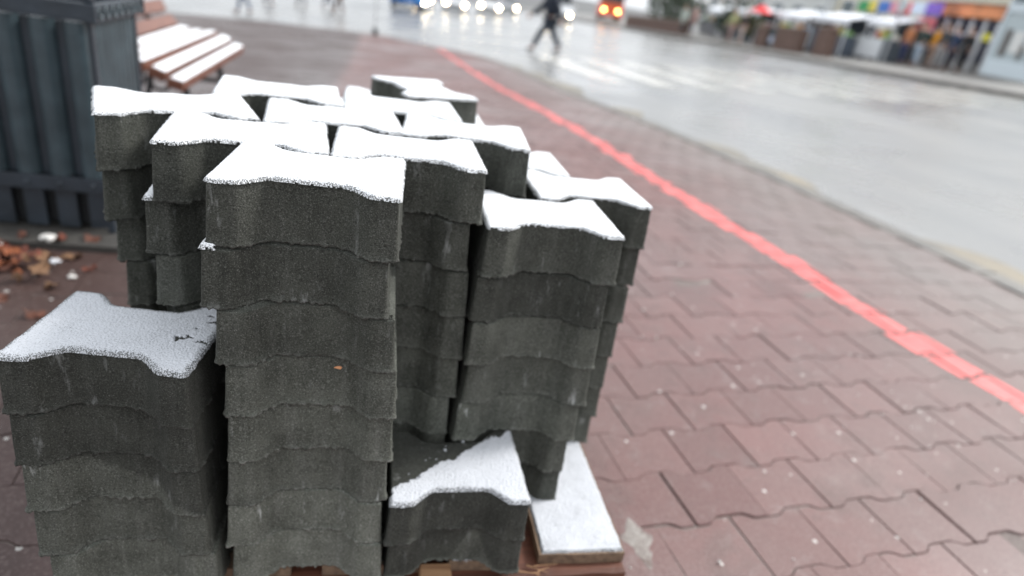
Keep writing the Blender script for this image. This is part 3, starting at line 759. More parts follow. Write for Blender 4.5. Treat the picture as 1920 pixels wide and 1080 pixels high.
for s in (-1, 1):
    bm = bmesh.new()
    for i in range(-3, 4):
        for rad in (.020, .011):
            n = 14
            for k in range(n):
                t0, t1 = 2*math.pi*k/n, 2*math.pi*(k+1)/n; cy = i*.06
                cyl(bm, (s*(bw/2+.031), cy+rad*math.cos(t0), .735+rad*math.sin(t0)), (s*(bw/2+.031), cy+rad*math.cos(t1), .735+rad*math.sin(t1)), .003, seg=5)
    bmobj('scroll_ornament', bm, M_BIN, B)
for sx in (-1, 1):
    for sy in (-1, 1):
        bm = bmesh.new(); box(bm, (sx*bw/2, sy*bd/2, .36), (.022, .022, .72), bev=.002); bmesh.ops.create_uvsphere(bm, u_segments=12, v_segments=8, radius=.018, matrix=Matrix.Translation((sx*(bw/2+.012), sy*(bd/2+.012), .775))); bmobj('corner_post', bm, M_BIN2, B)
bm = bmesh.new(); box(bm, (0, 0, .33), (bw-.05, bd-.05, .62)); bmobj('liner', bm, mat('black_liner', (.012, .013, .015), .7), B)
rr = random.Random(3)
sl = meshobj('stone_slab', *(lambda b: b)(([(x, y, z) for z in (0, .022) for x, y in ((-1.75, 1.50), (-.63, 1.50), (-.63, 2.35), (-1.75, 2.35))], [(0, 3, 2, 1), (4, 5, 6, 7), (0, 1, 5, 4), (1, 2, 6, 5), (2, 3, 7, 6), (3, 0, 4, 7)])), M_SLAB)
sl.location.z = HG; sl['kind'] = 'structure'
M_PAPER = mat('crumpled_paper', (.62, .60, .57), .8, var=.2, vscale=50)
def crumple(name, x, y, z, s, m, seed):
    r = random.Random(seed); bm = bmesh.new(); bmesh.ops.create_icosphere(bm, subdivisions=2, radius=s)
    for v in bm.verts: v.co *= r.uniform(.65, 1.2); v.co.z *= .45
    o = bmobj(name, bm, m); o.location = (x, y, z+s*.3); o.rotation_euler = (0, 0, r.uniform(0, 6)); return o
for i, (x, y, s, lab) in enumerate([(-1.13, 1.50, .030, 'crumpled white paper scrap on the slab below the bin, leftmost piece'), (-.985, 1.53, .024, 'small pale paper scrap below the front of the bin, above the leaves'),
                                    (-.83, 1.30, .012, 'small white scrap lying alone between the leaves and the stacks')]):
    tag(crumple('paper_scrap', x, y, HG+(.022 if y > 1.5 else 0), s, M_PAPER, 50+i), lab, 'litter')
LM = [leaf_mesh(s, .025) for s in range(5)]
LMESH = []
for i in range(5):
    for m in M_LEAF:
        me = bpy.data.meshes.new('fallen_leaf'); me.from_pydata(LM[i][0], [], LM[i][1]); me.update(); me.materials.append(m); LMESH.append(me)
for k in range(54):
    if k < 40: x, y = rr.gauss(-1.04, .085), rr.gauss(1.36, .045); z = HG+.012+rr.uniform(0, .035)
    else: x, y = [(-.86, 1.22), (-.83, 1.05), (-1.3, 1.1), (-.95, 1.13), (-.72, 1.48), (-1.15, 1.16), (-.88, 1.44), (-.67, 1.56), (-1.2, 1.52), (-.8, 1.36), (-.78, .93), (-.95, 1.53), (-.86, 1.55), (-1.06, 1.53)][k-40]; z = HG+.010+(.022 if (y > 1.5 and x < -.63) else 0)
    if abs(x) > 1.35 or y > 1.5 > 1.62: continue
    li = rr.randrange(len(LMESH)); o = bpy.data.objects.new('fallen_leaf', LMESH[li]); link(o)
    o.location = (x, y, z); o.rotation_euler = (rr.uniform(-.4, .4), rr.uniform(-.4, .4), rr.uniform(0, 6.28)); o.scale = (rr.uniform(.7, 1.2),)*3
    tag(o, ('bright orange', 'dark brown', 'tan', 'rust red')[li % 4]+(' leaf in the heap of fallen leaves before the bin' if k < 40 else ' leaf lying singly on the ground around the bin'), 'leaf', 'fallen leaves before the litter bin')
for i, (x, y, s) in enumerate([(-1.06, 1.29, .022), (-1.12, 1.24, .020), (-.90, 1.36, .016)]):
    tag(crumple('snow_clump', x, y, HG+.02, s, M_SNOWT, 80+i), ['small clump of snow on the middle of the leaf heap', 'small clump of snow on the near left side of the leaf heap', 'small clump of snow at the right tip of the leaf heap'][i], 'snow')

# ------------------------------------------------------------------ bench
BN = empty('park_bench', (-.135, .03, HG), 0, 'red-brown slatted park bench under snow, behind the litter bin', 'bench')
prof = [(-1.325, .86, 72), (-1.292, .76, 72), (-1.255, .665, 68), (-1.210, .575, 64), (-1.150, .490, 50), (-1.072, .440, 8), (-.988, .432, 0), (-.904, .436, -3), (-.820, .412, 20), (-.742, .372, 12)]
for i, (x, h, an) in enumerate(prof):
    bm = bmesh.new(); box(bm, (0, 0, 0), (.074, 1.52, .045), bev=.004)
    o = bmobj('slat', bm, M_BENCH, BN); o.location = (x, 3.42, h-.014); o.rotation_euler = (0, R_(an) if i > 3 else R_(an), 0)
    if i < 4: o.rotation_euler = (0, R_(an), 0)
    if i >= 5:
        P = np.array([(-.033, -.75), (.033, -.75), (.033, .75), (-.033, .75)])
        snow_sheet(P, .0225, .007, .006, 950+i, o, M_SNOW, name='snow_cap', rim=.010)
for yy in (3.05, 3.85):
    bm = bmesh.new(); pts = [(x, yy, h-.045) for x, h, _ in prof]
    for p, q in zip(pts[:-1], pts[1:]): cyl(bm, p, q, .018, seg=8)
    cyl(bm, (-.82, yy, .36), (-.74, yy, .0), .020, .018, 8); cyl(bm, (-1.16, yy, .42), (-1.24, yy, .0), .020, .018, 8); cyl(bm, (-.80, yy, .18), (-1.20, yy, .18), .014, seg=8)
    for cx in (-1.18, -1.05, -.92):
        for k in range(14):
            t0, t1 = 2*math.pi*k/14, 2*math.pi*(k+1)/14; cyl(bm, (cx+.055*math.cos(t0), yy, .30+.055*math.sin(t0)), (cx+.055*math.cos(t1), yy, .30+.055*math.sin(t1)), .009, seg=6)
    bmobj('iron_frame', bm, M_IRON, BN)

# ------------------------------------------------------------------ people
def skinned(name, V, E, R, m, parent, sub=1):
    bm = bmesh.new(); ly = bm.verts.layers.skin.verify(); vs = [bm.verts.new(p) for p in V]
    for v, r in zip(vs, R): v[ly].radius = (r, r) if not isinstance(r, tuple) else r
    vs[0][ly].use_root = True
    for a, b in E: bm.edges.new((vs[a], vs[b]))
    me = bpy.data.meshes.new(name); bm.to_mesh(me); bm.free(); me.materials.append(m)
    o = link(bpy.data.objects.new(name, me), parent)
    s = o.modifiers.new('skin', 'SKIN'); s.use_smooth_shade = True
    u = o.modifiers.new('sub', 'SUBSURF'); u.levels = sub; u.render_levels = sub
    return o
M_SKIN = mat('skin', (.52, .32, .24), .5)
def person(x, y, z, face, label, group, jacket=(.02, .022, .03), pants=(.03, .035, .05), h=1.72, stride=.0, hair=(.04, .025, .018), arms=.0, bag=None, coat=0, arm_up=0, lean=.0, bulk=1.0):
    """face: heading in degrees from +X; local +X is forward"""
    k = h/1.72
    P = empty('person', (x, y, z), R_(face), label, 'person', group); P.scale = (k, k, k)
    jm = mat('cloth_%d_%d_%d' % tuple(int(c*999) for c in jacket), jacket, .85, bump=.3, bscale=18, var=.2, vscale=7)
    pm = mat('cloth_%d_%d_%d' % tuple(int(c*999) for c in pants), pants, .85, bump=.3, bscale=18, var=.2, vscale=7)
    s = stride; drop = .05*abs(s)/.4 if s else 0; hz = .93-drop
    kn = {}; an = {}
    for sd, sg in ((1, 1), (-1, -1)):
        f = s*sd
        an[sd] = (f, .085*sg, .09+(.05 if f < 0 else 0)); kn[sd] = (f*.52+.045, .092*sg, .50-drop*.6)
    ch = 1.36-drop; L = lean
    V = [(0, 0, hz), (L*.3, 0, 1.14-drop), (L*.8, 0, ch), (L, 0, 1.49-drop), (L+.02, 0, 1.56-drop)]
    # continuous body (inner figure): torso, neck, legs, arms
    BV = list(V); BE = [(0, 1), (1, 2), (2, 3), (3, 4)]; BR = [.135, .125, .15, .055, .055]
    for sd in (1, -1):
        b = len(BV); BV += [(0, .085*sd, hz-.06), kn[sd], an[sd], (an[sd][0]+.15, .095*sd, .045)]; BR += [.075, .052, .038, .035]
        BE += [(0, b), (b, b+1), (b+1, b+2), (b+2, b+3)]
    AR = {}
    for sd in (1, -1):
        sw = -arms*sd
        el = (L+sw*.55-.02, .235*sd, ch-.25); wr = (L+sw*1.1+.07, .235*sd, ch-.46)
        if arm_up and sd == 1: el = (L+.16, .22*sd, ch-.22); wr = (L+.33, .12*sd, ch-.08)
        AR[sd] = (el, wr); b = len(BV)
        BV += [(L*.9, .175*sd, ch+.05), el, wr]; BR += [.052, .040, .028]; BE += [(2, b), (b, b+1), (b+1, b+2)]
    skinned('body', BV, BE, BR, M_SKIN, P)
    # jacket
    JV = [(0, 0, hz-(.05 if not coat else .28)), (L*.3, 0, 1.13-drop), (L*.8, 0, ch), (L*.95, 0, 1.455-drop)]; JR = [(.165, .15) if not coat else (.20, .19), (.155, .14), (.185, .145), .07]; JE = [(0, 1), (1, 2), (2, 3)]
    for sd in (1, -1):
        b = len(JV); JV += [(L*.9, .180*sd, ch+.045), AR[sd][0], AR[sd][1]]; JR += [.078, .060, .047]; JE += [(2, b), (b, b+1), (b+1, b+2)]
    JR = [tuple(q*bulk for q in r_) if isinstance(r_, tuple) else r_*bulk for r_ in JR]
    skinned('jacket', JV, JE, JR, jm, P)
    TV = [(0, 0, hz-.02)]; TR = [.135]; TE = []
    for sd in (1, -1):
        b = len(TV); TV += [(0, .088*sd, hz-.10), kn[sd], (an[sd][0], an[sd][1], an[sd][2]+.02)]; TR += [.095, .068, .058]; TE += [(0, b), (b, b+1), (b+1, b+2)]
    skinned('trousers', TV, TE, [r_*(1+(bulk-1)*.8) for r_ in TR], pm, P)
    for sd in (1, -1):
        a_ = an[sd]; skinned('shoe', [(a_[0]-.03, a_[1], a_[2]-.035), (a_[0]+.08, a_[1]+.01*sd, max(.042, a_[2]-.055)), (a_[0]+.17, a_[1]+.015*sd, .040)], [(0, 1), (1, 2)], [.046, .045, .034], mat('shoe_black', (.012, .012, .013), .45), P)
    # head with face
    hd = bmesh.new(); cx, cz = L+.03, 1.635-drop
    bmesh.ops.create_uvsphere(hd, u_segments=20, v_segments=14, radius=1)
    for v in hd.verts:
        q = v.co.copy(); w = .076*(1-.22*max(0, -q.z)); v.co = Vector((cx+.096*q.x*(1-.1*max(0, -q.z))+(.008 if q.z < -.3 and q.x > 0 else 0), w*q.y, cz+.118*q.z))
    cyl(hd, (cx+.088, 0, cz+.012), (cx+.112, 0, cz-.028), .009, .016, 8)
    for sd in (1, -1):
        box(hd, (cx-.005, .078*sd, cz-.008), (.032, .012, .055), bev=.004)
    bmobj('head', hd, M_SKIN, P, smooth=True)
    fb = bmesh.new()
    for sd in (1, -1): bmesh.ops.create_uvsphere(fb, u_segments=8, v_segments=6, radius=.009, matrix=Matrix.Translation((cx+.086, .031*sd, cz+.010)))
    bmobj('eyes', fb, mat('eye_dark', (.03, .02, .02), .3), P)
    mb = bmesh.new(); box(mb, (cx+.087, 0, cz-.058), (.012, .042, .010), bev=.003); bmobj('mouth', mb, mat('lips', (.36, .13, .11), .5), P)
    hb = bmesh.new(); bmesh.ops.create_uvsphere(hb, u_segments=18, v_segments=12, radius=1)
    for v in hb.verts:
        q = v.co.copy(); v.co = Vector((cx-.012+.104*q.x, .084*q.y, cz+.022+.112*q.z))
    bmesh.ops.bisect_plane(hb, geom=hb.verts[:]+hb.edges[:]+hb.faces[:], plane_co=(cx+.02, 0, cz+.02), plane_no=(.75, 0, -.66), clear_outer=True)
    bmobj('hair', hb, mat('hair_%d' % int(hair[0]*999), hair, .7), P, smooth=True)
    for sd in (1, -1):                           # hands: palm, four fingers, thumb
        e_, w_ = Vector(AR[sd][0]), Vector(AR[sd][1]); dv = (w_-e_).normalized(); side = Vector((1, 0, 0)); 
        n_ = dv.cross(Vector((0, sd, 0))).normalized(); pc = w_+dv*.045
        HV = [tuple(w_), tuple(pc)]; HR = [.026, (.036, .018)]; HE = [(0, 1)]
        for q, ln in zip((-1.5, -.5, .5, 1.5), (.058, .072, .076, .064)):
            b = len(HV); r0 = pc+n_*q*.017+dv*.030; HV += [tuple(r0), tuple(r0+dv*ln*.55), tuple(r0+dv*ln*.95-Vector((0, sd*.018, 0)))]; HR += [.0095, .009, .008]; HE += [(1, b), (b, b+1), (b+1, b+2)]
        b = len(HV); HV += [tuple(pc-n_*.034+dv*.0), tuple(pc-n_*.050+dv*.036)]; HR += [.011, .009]; HE += [(1, b), (b, b+1)]
        skinned('hand', HV, HE, HR, M_SKIN, P, 1)
    if bag:
        bb = bmesh.new(); box(bb, (-.02, -.26, .62), (.26, .10, .30), bev=.02); cyl(bb, (-.08, -.26, .76), (-.02, -.25, .92), .010, seg=6); cyl(bb, (.05, -.26, .76), (-.02, -.25, .92), .010, seg=6)
        bo = bmobj('handbag', bb, mat('bag_%d' % int(bag[0]*999), bag, .6), None); bo.matrix_world = Matrix.Translation((x, y, z)) @ Matrix.Rotation(R_(face), 4, 'Z') @ Matrix.Scale(k, 4)
        tag(bo, bag_label(label), 'bag')
    return P
def bag_label(l): return 'bag carried by the '+l.split(' person ')[0]+' person' if ' person ' in l else 'bag held beside '+l
person(4.62, 17.77, road_z(4.62, 17.77), 178, 'person in dark jacket and jeans striding over the zebra crossing', None, jacket=(.012, .017, .030), pants=(.020, .028, .042), stride=.37, h=1.84, arms=.30, lean=.06, bulk=1.32)
far = 'people on the far pavement'; left = 'people crossing at the upper left'
def fp(x, y): return far_z(x, y) if x > 17 else road_z(x, y)
PPL = [(-4.63, 25.2, 200, 'person in black jacket and blue-grey jeans, leftmost of the far walkers', left, (.02, .02, .03), (.10, .13, .19), .25, 0),
       (-5.4, 35.5, 20, 'person in dark clothes, second from the left of the far walkers', left, (.03, .03, .05), (.03, .03, .05), .2, 0),
       (-3.9, 36.5, 170, 'person in grey coat, third from the left of the far walkers', left, (.10, .10, .11), (.03, .03, .035), .2, 1),
       (-2.6, 36.0, 10, 'person in blue jacket, between the grey-coated and the beige walkers', left, (.05, .08, .16), (.05, .06, .09), .25, 0),
       (-1.75, 31.5, 190, 'person in long beige coat walking left of the blue bus', left, (.42, .26, .17), (.10, .07, .06), .2, 1),
       (17.9, 38.5, 200, 'person in pale green and pink clothes by the dark shrubs', far, (.45, .50, .45), (.05, .05, .055), .1, 1),
       (18.6, 38.6, 190, 'person in dusty pink coat beside the dark shrubs', far, (.45, .28, .25), (.14, .13, .16), .1, 1),
       (18.3, 33.2, 200, 'person in yellow-green top near the red parasol', far, (.35, .36, .18), (.35, .24, .22), .15, 0),
       (18.5, 32.4, 190, 'person in black jacket and pale trousers near the red parasol', far, (.02, .02, .02), (.50, .40, .36), .15, 0),
       (22.0, 24.9, 180, 'person in orange-tan coat and navy trousers, leftmost at the shopfront', far, (.50, .20, .09), (.03, .04, .12), .1, 0),
       (22.1, 24.5, 170, 'person in black, second from left at the shopfront', far, (.02, .02, .022), (.02, .02, .03), .1, 0),
       (21.9, 24.0, 200, 'person in dark green jacket and light blue jeans at the shopfront', far, (.03, .05, .045), (.35, .42, .50), .1, 0),
       (22.1, 23.45, 180, 'person in bright amber jacket at the shopfront', far, (.60, .26, .02), (.30, .20, .15), .1, 0),
       (22.0, 22.95, 180, 'person in charcoal jacket and grey trousers at the shopfront', far, (.05, .055, .06), (.30, .29, .29), .1, 0),
       (21.9, 22.35, 160, 'person in dark blue coat at the shopfront', far, (.02, .04, .09), (.03, .03, .04), .1, 1),
       (22.0, 21.85, 200, 'person in black coat, rightmost, next to the pale blue kiosk', far, (.015, .015, .017), (.015, .015, .017), .1, 1)]
for x, y, fc, lab, gr, jk, pt, st, co in PPL: person(x, y, fp(x, y), fc, lab, gr, jacket=jk, pants=pt, stride=st, arms=.2 if st > .1 else 0, coat=co, h=1.6+.13*rng.random())

# ------------------------------------------------------------------ vehicles
M_GLASS = mat('car_glass', (.03, .035, .04), .08, 0, .7); M_TYRE = mat('tyre', (.018, .018, .018), .8); M_RIM = mat('rim', (.45, .46, .47), .3, .8)
M_LAMP = mat('headlight_glow', (1, .95, .85), .2, emit=(1, .82, .55), es=34); M_LAMPO = mat('amber_headlight_glow', (1, .8, .4), .2, emit=(1, .55, .16), es=20)
M_BLK = mat('black_trim', (.015, .015, .016), .5); M_PLATE = mat('plate', (.7, .7, .68), .5)
def loft(bm, secs):
    rings = []
    for (y, pts) in secs: rings.append([bm.verts.new((p[0], y, p[1])) for p in pts])
    n = len(rings[0])
    for a, b in zip(rings[:-1], rings[1:]):
        for i in range(n): bm.faces.new((a[i], a[(i+1) % n], b[(i+1) % n], b[i]))
    bm.faces.new(rings[0][::-1]); bm.faces.new(rings[-1])
def wheel(parent, x, y, r, w=.2):
    bm = bmesh.new(); cyl(bm, (x-w/2, y, r), (x+w/2, y, r), r, seg=24); t = bmobj('wheel', bm, M_TYRE, parent)
    bm = bmesh.new(); cyl(bm, (x-w/2-.005, y, r), (x+w/2+.005, y, r), r*.6, seg=16); bmobj('rim', bm, M_RIM, t)
def car(x, y, face, color, label, w=1.76, l=4.3, h=1.46, lamp=M_LAMP, van=False, sp=1.35):
    """front looks towards local -Y"""
    z = road_z(x, y) if x < 17 else far_z(x, y)
    P = empty('parked_car' if False else ('van' if van else 'car'), (x, y, z), R_(face), label, 'van' if van else 'car', 'vehicles with headlights on, waiting across the street')
    paint = mat('paint_%d_%d_%d' % tuple(int(c*999) for c in color), color, .25, 0, .5, coat=.6)
    def sec(hw, zt, zb=.24, hs=1.0): return [(-hw, zb+.12), (-hw*.96, zb), (hw*.96, zb), (hw, zb+.12), (hw, zt-.12), (hw*.93, zt), (-hw*.93, zt), (-hw, zt-.12)]
    a = w/2; L = l/2; bl = .92 if not van else 1.15
    bm = bmesh.new()
    loft(bm, [(-L, sec(a*.86, bl*.66, .30)), (-L+.12, sec(a*.95, bl*.78)), (-L+.9 if not van else -L+.4, sec(a, bl*.96)), (-L+1.25 if not van else -L+.6, sec(a, bl)), (L-.6, sec(a, bl+.02)), (L-.08, sec(a*.95, bl*.97)), (L, sec(a*.88, bl*.8, .32))])
    body = bmobj('body', bm, paint, P)
    bm = bmesh.new(); y0 = -L+(1.15 if not van else .5); y1 = L-(.35 if not van else .02); H = h if not van else 2.05
    def cs(hw, zt): return [(-hw, bl-.02), (hw, bl-.02), (hw*.98, bl+.05), (hw*.84, zt-.05), (hw*.74, zt), (-hw*.74, zt), (-hw*.84, zt-.05), (-hw*.98, bl+.05)]
    loft(bm, [(y0, cs(a*.9, bl+.08)), (y0+(.75 if not van else .45), cs(a*.93, H-.03)), ((y0+y1)/2, cs(a*.94, H)), (y1-.5, cs(a*.93, H-.05)), (y1, cs(a*.86, bl+.12 if not van else H-.15))])
    bmobj('cabin', bm, paint, P)
    bm = bmesh.new()
    za, zb_ = bl+.12, H-.09; ya, yb = y0-.012, y0+(.70 if not van else .40)
    q = [bm.verts.new(p) for p in ((-a*.80, ya+.05, za), (a*.80, ya+.05, za), (a*.72, yb-.015, zb_), (-a*.72, yb-.015, zb_))]; bm.faces.new(q)
    q2 = [bm.verts.new((v.co.x, v.co.y-.02, v.co.z+.012)) for v in q]; bm.faces.new(q2[::-1])
    for i in range(4): bm.faces.new((q[i], q[(i+1) % 4], q2[(i+1) % 4], q2[i]))
    bmobj('windshield', bm, M_GLASS, P)
    for sx in (-1, 1):
        bm = bmesh.new(); hx = a*.915
        box(bm, (sx*hx*.985, (y0+y1)/2+.15, (za+zb_)/2), (.05, (y1-y0)*.62, (zb_-za)*.8), (0, -sx*.20, 0), bev=.01); bmobj('side_window', bm, M_GLASS, P)
        bm = bmesh.new(); cyl(bm, (sx*sp/2, -L-.03, .66), (sx*sp/2, -L+.10, .66), .085, seg=16); bmobj('headlight', bm, lamp, P)
        bm = bmesh.new(); box(bm, (sx*(a+.09), y0+.45, bl+.10), (.18, .09, .13), bev=.03); bmobj('mirror', bm, paint, P)
    bm = bmesh.new(); box(bm, (0, -L-.002, .56), (sp-.36, .05, .16), bev=.01); bmobj('grille', bm, M_BLK, P)
    bm = bmesh.new(); box(bm, (0, -L+.02, .34), (w*.84, .14, .14), bev=.03); bmobj('bumper', bm, M_BLK, P)
    bm = bmesh.new(); box(bm, (0, -L-.06, .42), (.52, .015, .115), bev=.002); bmobj('number_plate', bm, M_PLATE, P)
    for yy in (-L+.85, L-.85):
        for sx in (-1, 1): wheel(P, sx*(a-.10), yy, .32)
    return P
car(5.5, 51.3, -7, (.62, .63, .64), 'silver car with glowing headlights just right of the blue bus')
car(8.25, 52.7, -8, (.70, .71, .72), 'white car with glowing headlights, middle of the queue', w=1.8, h=1.5)
car(11.3, 61.5, -10, (.30, .31, .33), 'grey car with glowing headlights behind the walking person on the left', sp=1.45)
car(12.95, 49.7, -12, (.75, .76, .77), 'white van with glowing headlights right of the walking person', w=1.95, l=5.0, van=True, sp=1.5)
car(3.55, 60.0, -4, (.12, .13, .15), 'dark car half behind the blue bus and the silver car')
def bus(x, y, face, c1, label, lamp, w=2.5, l=11, h=2.95, name='bus', z=None, c2=None, sp=1.95, lh=.66, one=False, wz=1.85):
    z = road_z(x, y) if z is None else z
    P = empty(name, (x, y, z), R_(face), label, 'bus')
    pm = mat('paint_%d_%d_%d' % tuple(int(c*999) for c in c1), c1, .3, coat=.5); pm2 = mat('paint_%d_%d_%d' % tuple(int(c*999) for c in (c2 or c1)), c2 or c1, .3, coat=.5)
    bm = bmesh.new(); box(bm, (0, l/2, .30+.5), (w, l, 1.0), bev=.08); bmobj('lower_body', bm, pm, P)
    bm = bmesh.new(); box(bm, (0, l/2+.02, 1.30+(h-1.3)/2), (w*.985, l-.05, h-1.28), bev=.10); bmobj('upper_body', bm, pm2, P)
    bm = bmesh.new(); box(bm, (0, -.0, wz), (w*.90, .06, 1.05), bev=.03); bmobj('windshield', bm, M_GLASS, P)
    for sx in (-1, 1):
        for k in range(6):
            bm = bmesh.new(); box(bm, (sx*w*.494, 1.4+k*1.6, 1.85), (.05, 1.35, .85), bev=.02); bmobj('side_window', bm, M_GLASS, P)
        bm = bmesh.new(); cyl(bm, (sx*sp/2, -.05, lh), (sx*sp/2, .05, lh), .10, seg=16); bmobj('headlight', bm, M_GLASS if (one and sx < 0) else lamp, P)
        bm = bmesh.new(); cyl(bm, (sx*w*.48, 0, 2.5), (sx*(w*.48+.22), -.20, 2.45), .02, seg=6); box(bm, (sx*(w*.48+.22), -.22, 2.2), (.14, .08, .38), bev=.03); bmobj('mirror', bm, M_BLK, P)
        for yy in (2.2, l-2.6): wheel(P, sx*(w/2-.16), yy, .47, .28)
    bm = bmesh.new(); box(bm, (0, -.03, .40), (w*.9, .12, .18), bev=.03); bmobj('bumper', bm, M_BLK, P)
    bm = bmesh.new(); box(bm, (0, -.10, .42), (.52, .02, .115)); bmobj('number_plate', bm, M_PLATE, P)
    return P
bus(1.85, 44.9, -2, (.02, .17, .50), 'bright blue bus with one glowing headlight, left end of the queue', M_LAMP, one=True)
bus(20.6, 60.5, -16, (.80, .13, .03), 'orange-red bus with amber headlights beyond the queue', M_LAMPO, w=2.2, h=2.7, z=far_z(20.6, 60.5), sp=1.3, lh=.95, wz=2.15)

# ------------------------------------------------------------------ the far side of the street
M_WHITE = mat('white_enamel', (.72, .74, .76), .4); M_CREAM = mat('cream_render', (.66, .62, .50), .8, bump=.2, bscale=20, var=.06, vscale=.7)
M_WIN = mat('window_glass', (.10, .13, .14), .08, 0, .6); M_BRICK = mat('brown_brick', (.13, .082, .066), .85, bump=.5, bscale=30, var=.35, vscale=7)
def simple(name, label, cat, parts, loc, rz=0, group=None):
    P = empty(name, loc, rz, label, cat, group)
    for pn, m, prims in parts:
        for pr in prims:
            bm = bmesh.new()
            if pr[0] == 'b': box(bm, pr[1], pr[2], pr[3] if len(pr) > 3 else None, bev=min(.02, min(pr[2])*.2))
            elif pr[0] == 'c': cyl(bm, *pr[1:])
            bmobj(pn, bm, m, P)
    return P
def Z(x, y): return far_z(x, y)
# low brick planter walls
for i, (x, y0, y1, h, lab) in enumerate([(18.6, 39.5, 50, .75, 'long low brown brick wall under the dark shrubs'), (18.9, 27.6, 29.6, 1.0, 'brown brick wall block right of the noticeboard'), (19.0, 30.6, 31.5, .95, 'brown brick wall block left of the noticeboard'), (19.2, 25.9, 26.9, 1.15, 'tall brown brick pier beside the white stall')]):
    n = max(1, int((y1-y0)/2)); P = empty('brick_wall', (x, (y0+y1)/2, Z(x, (y0+y1)/2)), 0, lab, 'wall', 'low brick walls along the far pavement')
    bm = bmesh.new(); box(bm, (0, 0, h/2-.3), (.4, y1-y0, h+.6), (-.0297, 0, 0), bev=.01); bmobj('brickwork', bm, M_BRICK, P)
    bm = bmesh.new(); box(bm, (0, 0, h+.03), (.48, y1-y0+.06, .06), (-.0297, 0, 0), bev=.01); bmobj('coping', bm, mat('coping_stone', (.30, .24, .21), .8), P)
# shrubs and trees: leaf clumps through the crown's volume
def foliage(bm, c, rad, n, s, seed):
    r = random.Random(seed)
    for k in range(n):
        while True:
            p = Vector((r.uniform(-1, 1), r.uniform(-1, 1), r.uniform(-1, 1)))
            if p.length < 1 and (p.length > .35 or r.random() < .3): break
        if vnoise(np.array([p.x*2.2+seed]), p.y*2.2, p.z*2.2, seed)[0] < -.15: continue
        q = Vector(c)+Vector((p.x*rad[0], p.y*rad[1], p.z*rad[2])); u = Vector((r.gauss(0, 1), r.gauss(0, 1), r.gauss(0, 1))).normalized(); w = u.orthogonal().normalized(); t = u.cross(w); e = s*r.uniform(.6, 1.3)
        bm.faces.new([bm.verts.new(q+w*e), bm.verts.new(q+t*e*.6), bm.verts.new(q-w*e), bm.verts.new(q-t*e*.6)])
def tree(x, y, h, r, lab, gr, seed, mg, shrub=False):
    P = empty('shrub' if shrub else 'tree', (x, y, Z(x, y)), 0, lab, 'shrub' if shrub else 'tree', gr); rr = random.Random(seed)
    bm = bmesh.new(); cyl(bm, (0, 0, -.1), (.05, .03, h*.55), .10 if not shrub else .05, .06 if not shrub else .03, 8)
    for k in range(6): cyl(bm, (.03, .02, h*(.35+.05*k)), (rr.uniform(-r, r)*.7, rr.uniform(-r, r)*.7, h*(.6+.06*k)), .04 if not shrub else .02, .012, 6)
    bmobj('trunk', bm, mat('bark', (.06, .045, .035), .9, bump=.5, bscale=40), P)
    bm = bmesh.new(); foliage(bm, (0, 0, h*.62), (r, r, h*.42), 1500 if not shrub else 900, .10, seed); bmobj('crown', bm, mg, P)
G1_ = mat('leaves_dark_green', (.035, .055, .030), .7, var=.4, vscale=2); G2_ = mat('leaves_olive', (.07, .085, .03), .7, var=.4, vscale=2)
for i, (x, y, h, r, sh) in enumerate([(19.6, 41.2, 2.3, 1.0, 1), (19.7, 43.4, 2.6, 1.1, 1), (19.8, 46.2, 2.5, 1.2, 1), (20.2, 48.6, 2.8, 1.1, 1), (24.0, 52.8, 2.7, 1.3, 1), (19.7, 36.6, 1.7, .8, 1), (20.4, 34.9, 1.5, .7, 1)]):
    tree(x, y, h, r, ['nearest dark shrub behind the long brick wall', 'second dark shrub behind the long brick wall', 'third dark shrub along the long brick wall', 'fourth dark shrub along the long brick wall', 'farthest dark shrub, next to the orange-red bus', 'low green shrub between the two pairs of walkers', 'small olive shrub just left of the red parasol'][i], 'shrubs behind the brick wall', 200+i, G1_ if i < 6 else G2_, True)
for i, (x, y, h, r) in enumerate([(20.8, 38.2, 5.5, 1.6), (21.0, 47.5, 6.5, 2.0), (26.3, 57, 7, 2.2)]):
    tree(x, y, h, r, ['near street tree rising behind the pink-coated walker', 'middle street tree rising behind the shrubs', 'far street tree beside the orange-red bus'][i], 'street trees on the far pavement', 300+i, G2_)
# noticeboard between brick blocks
simple('noticeboard', 'dark noticeboard with pale sheets between two brown brick blocks', 'noticeboard', [('panel', mat('dark_board', (.04, .06, .07), .5), [('b', (0, 0, .55), (.06, 1.0, .8))]), ('sheets', mat('pale_sheet', (.45, .48, .58), .6), [('b', (-.04, -.25, .45), (.02, .3, .4)), ('b', (-.04, .2, .42), (.02, .35, .3))])], (19.0, 30.1, Z(19, 30.1)))
# parasol
P = simple('parasol', 'bright red parasol beside the market stalls', 'parasol', [('pole', M_RIM, [('c', (0, 0, 0), (0, 0, 2.1), .02)]), ('canopy', mat('red_canopy', (.80, .015, .02), .6), [('c', (0, 0, 1.62), (0, 0, 2.0), .62, .04, 10)])], (19.8, 33.4, Z(19.8, 33.4)))
simple('advert_pillar', 'dark red upright box under the red parasol', 'box', [('case', mat('dark_red', (.22, .03, .035), .5), [('b', (0, 0, .55), (.4, .4, 1.1))]), ('top', M_WHITE, [('b', (0, 0, 1.13), (.46, .46, .06))])], (20.6, 33.6, Z(20.6, 33.6)))
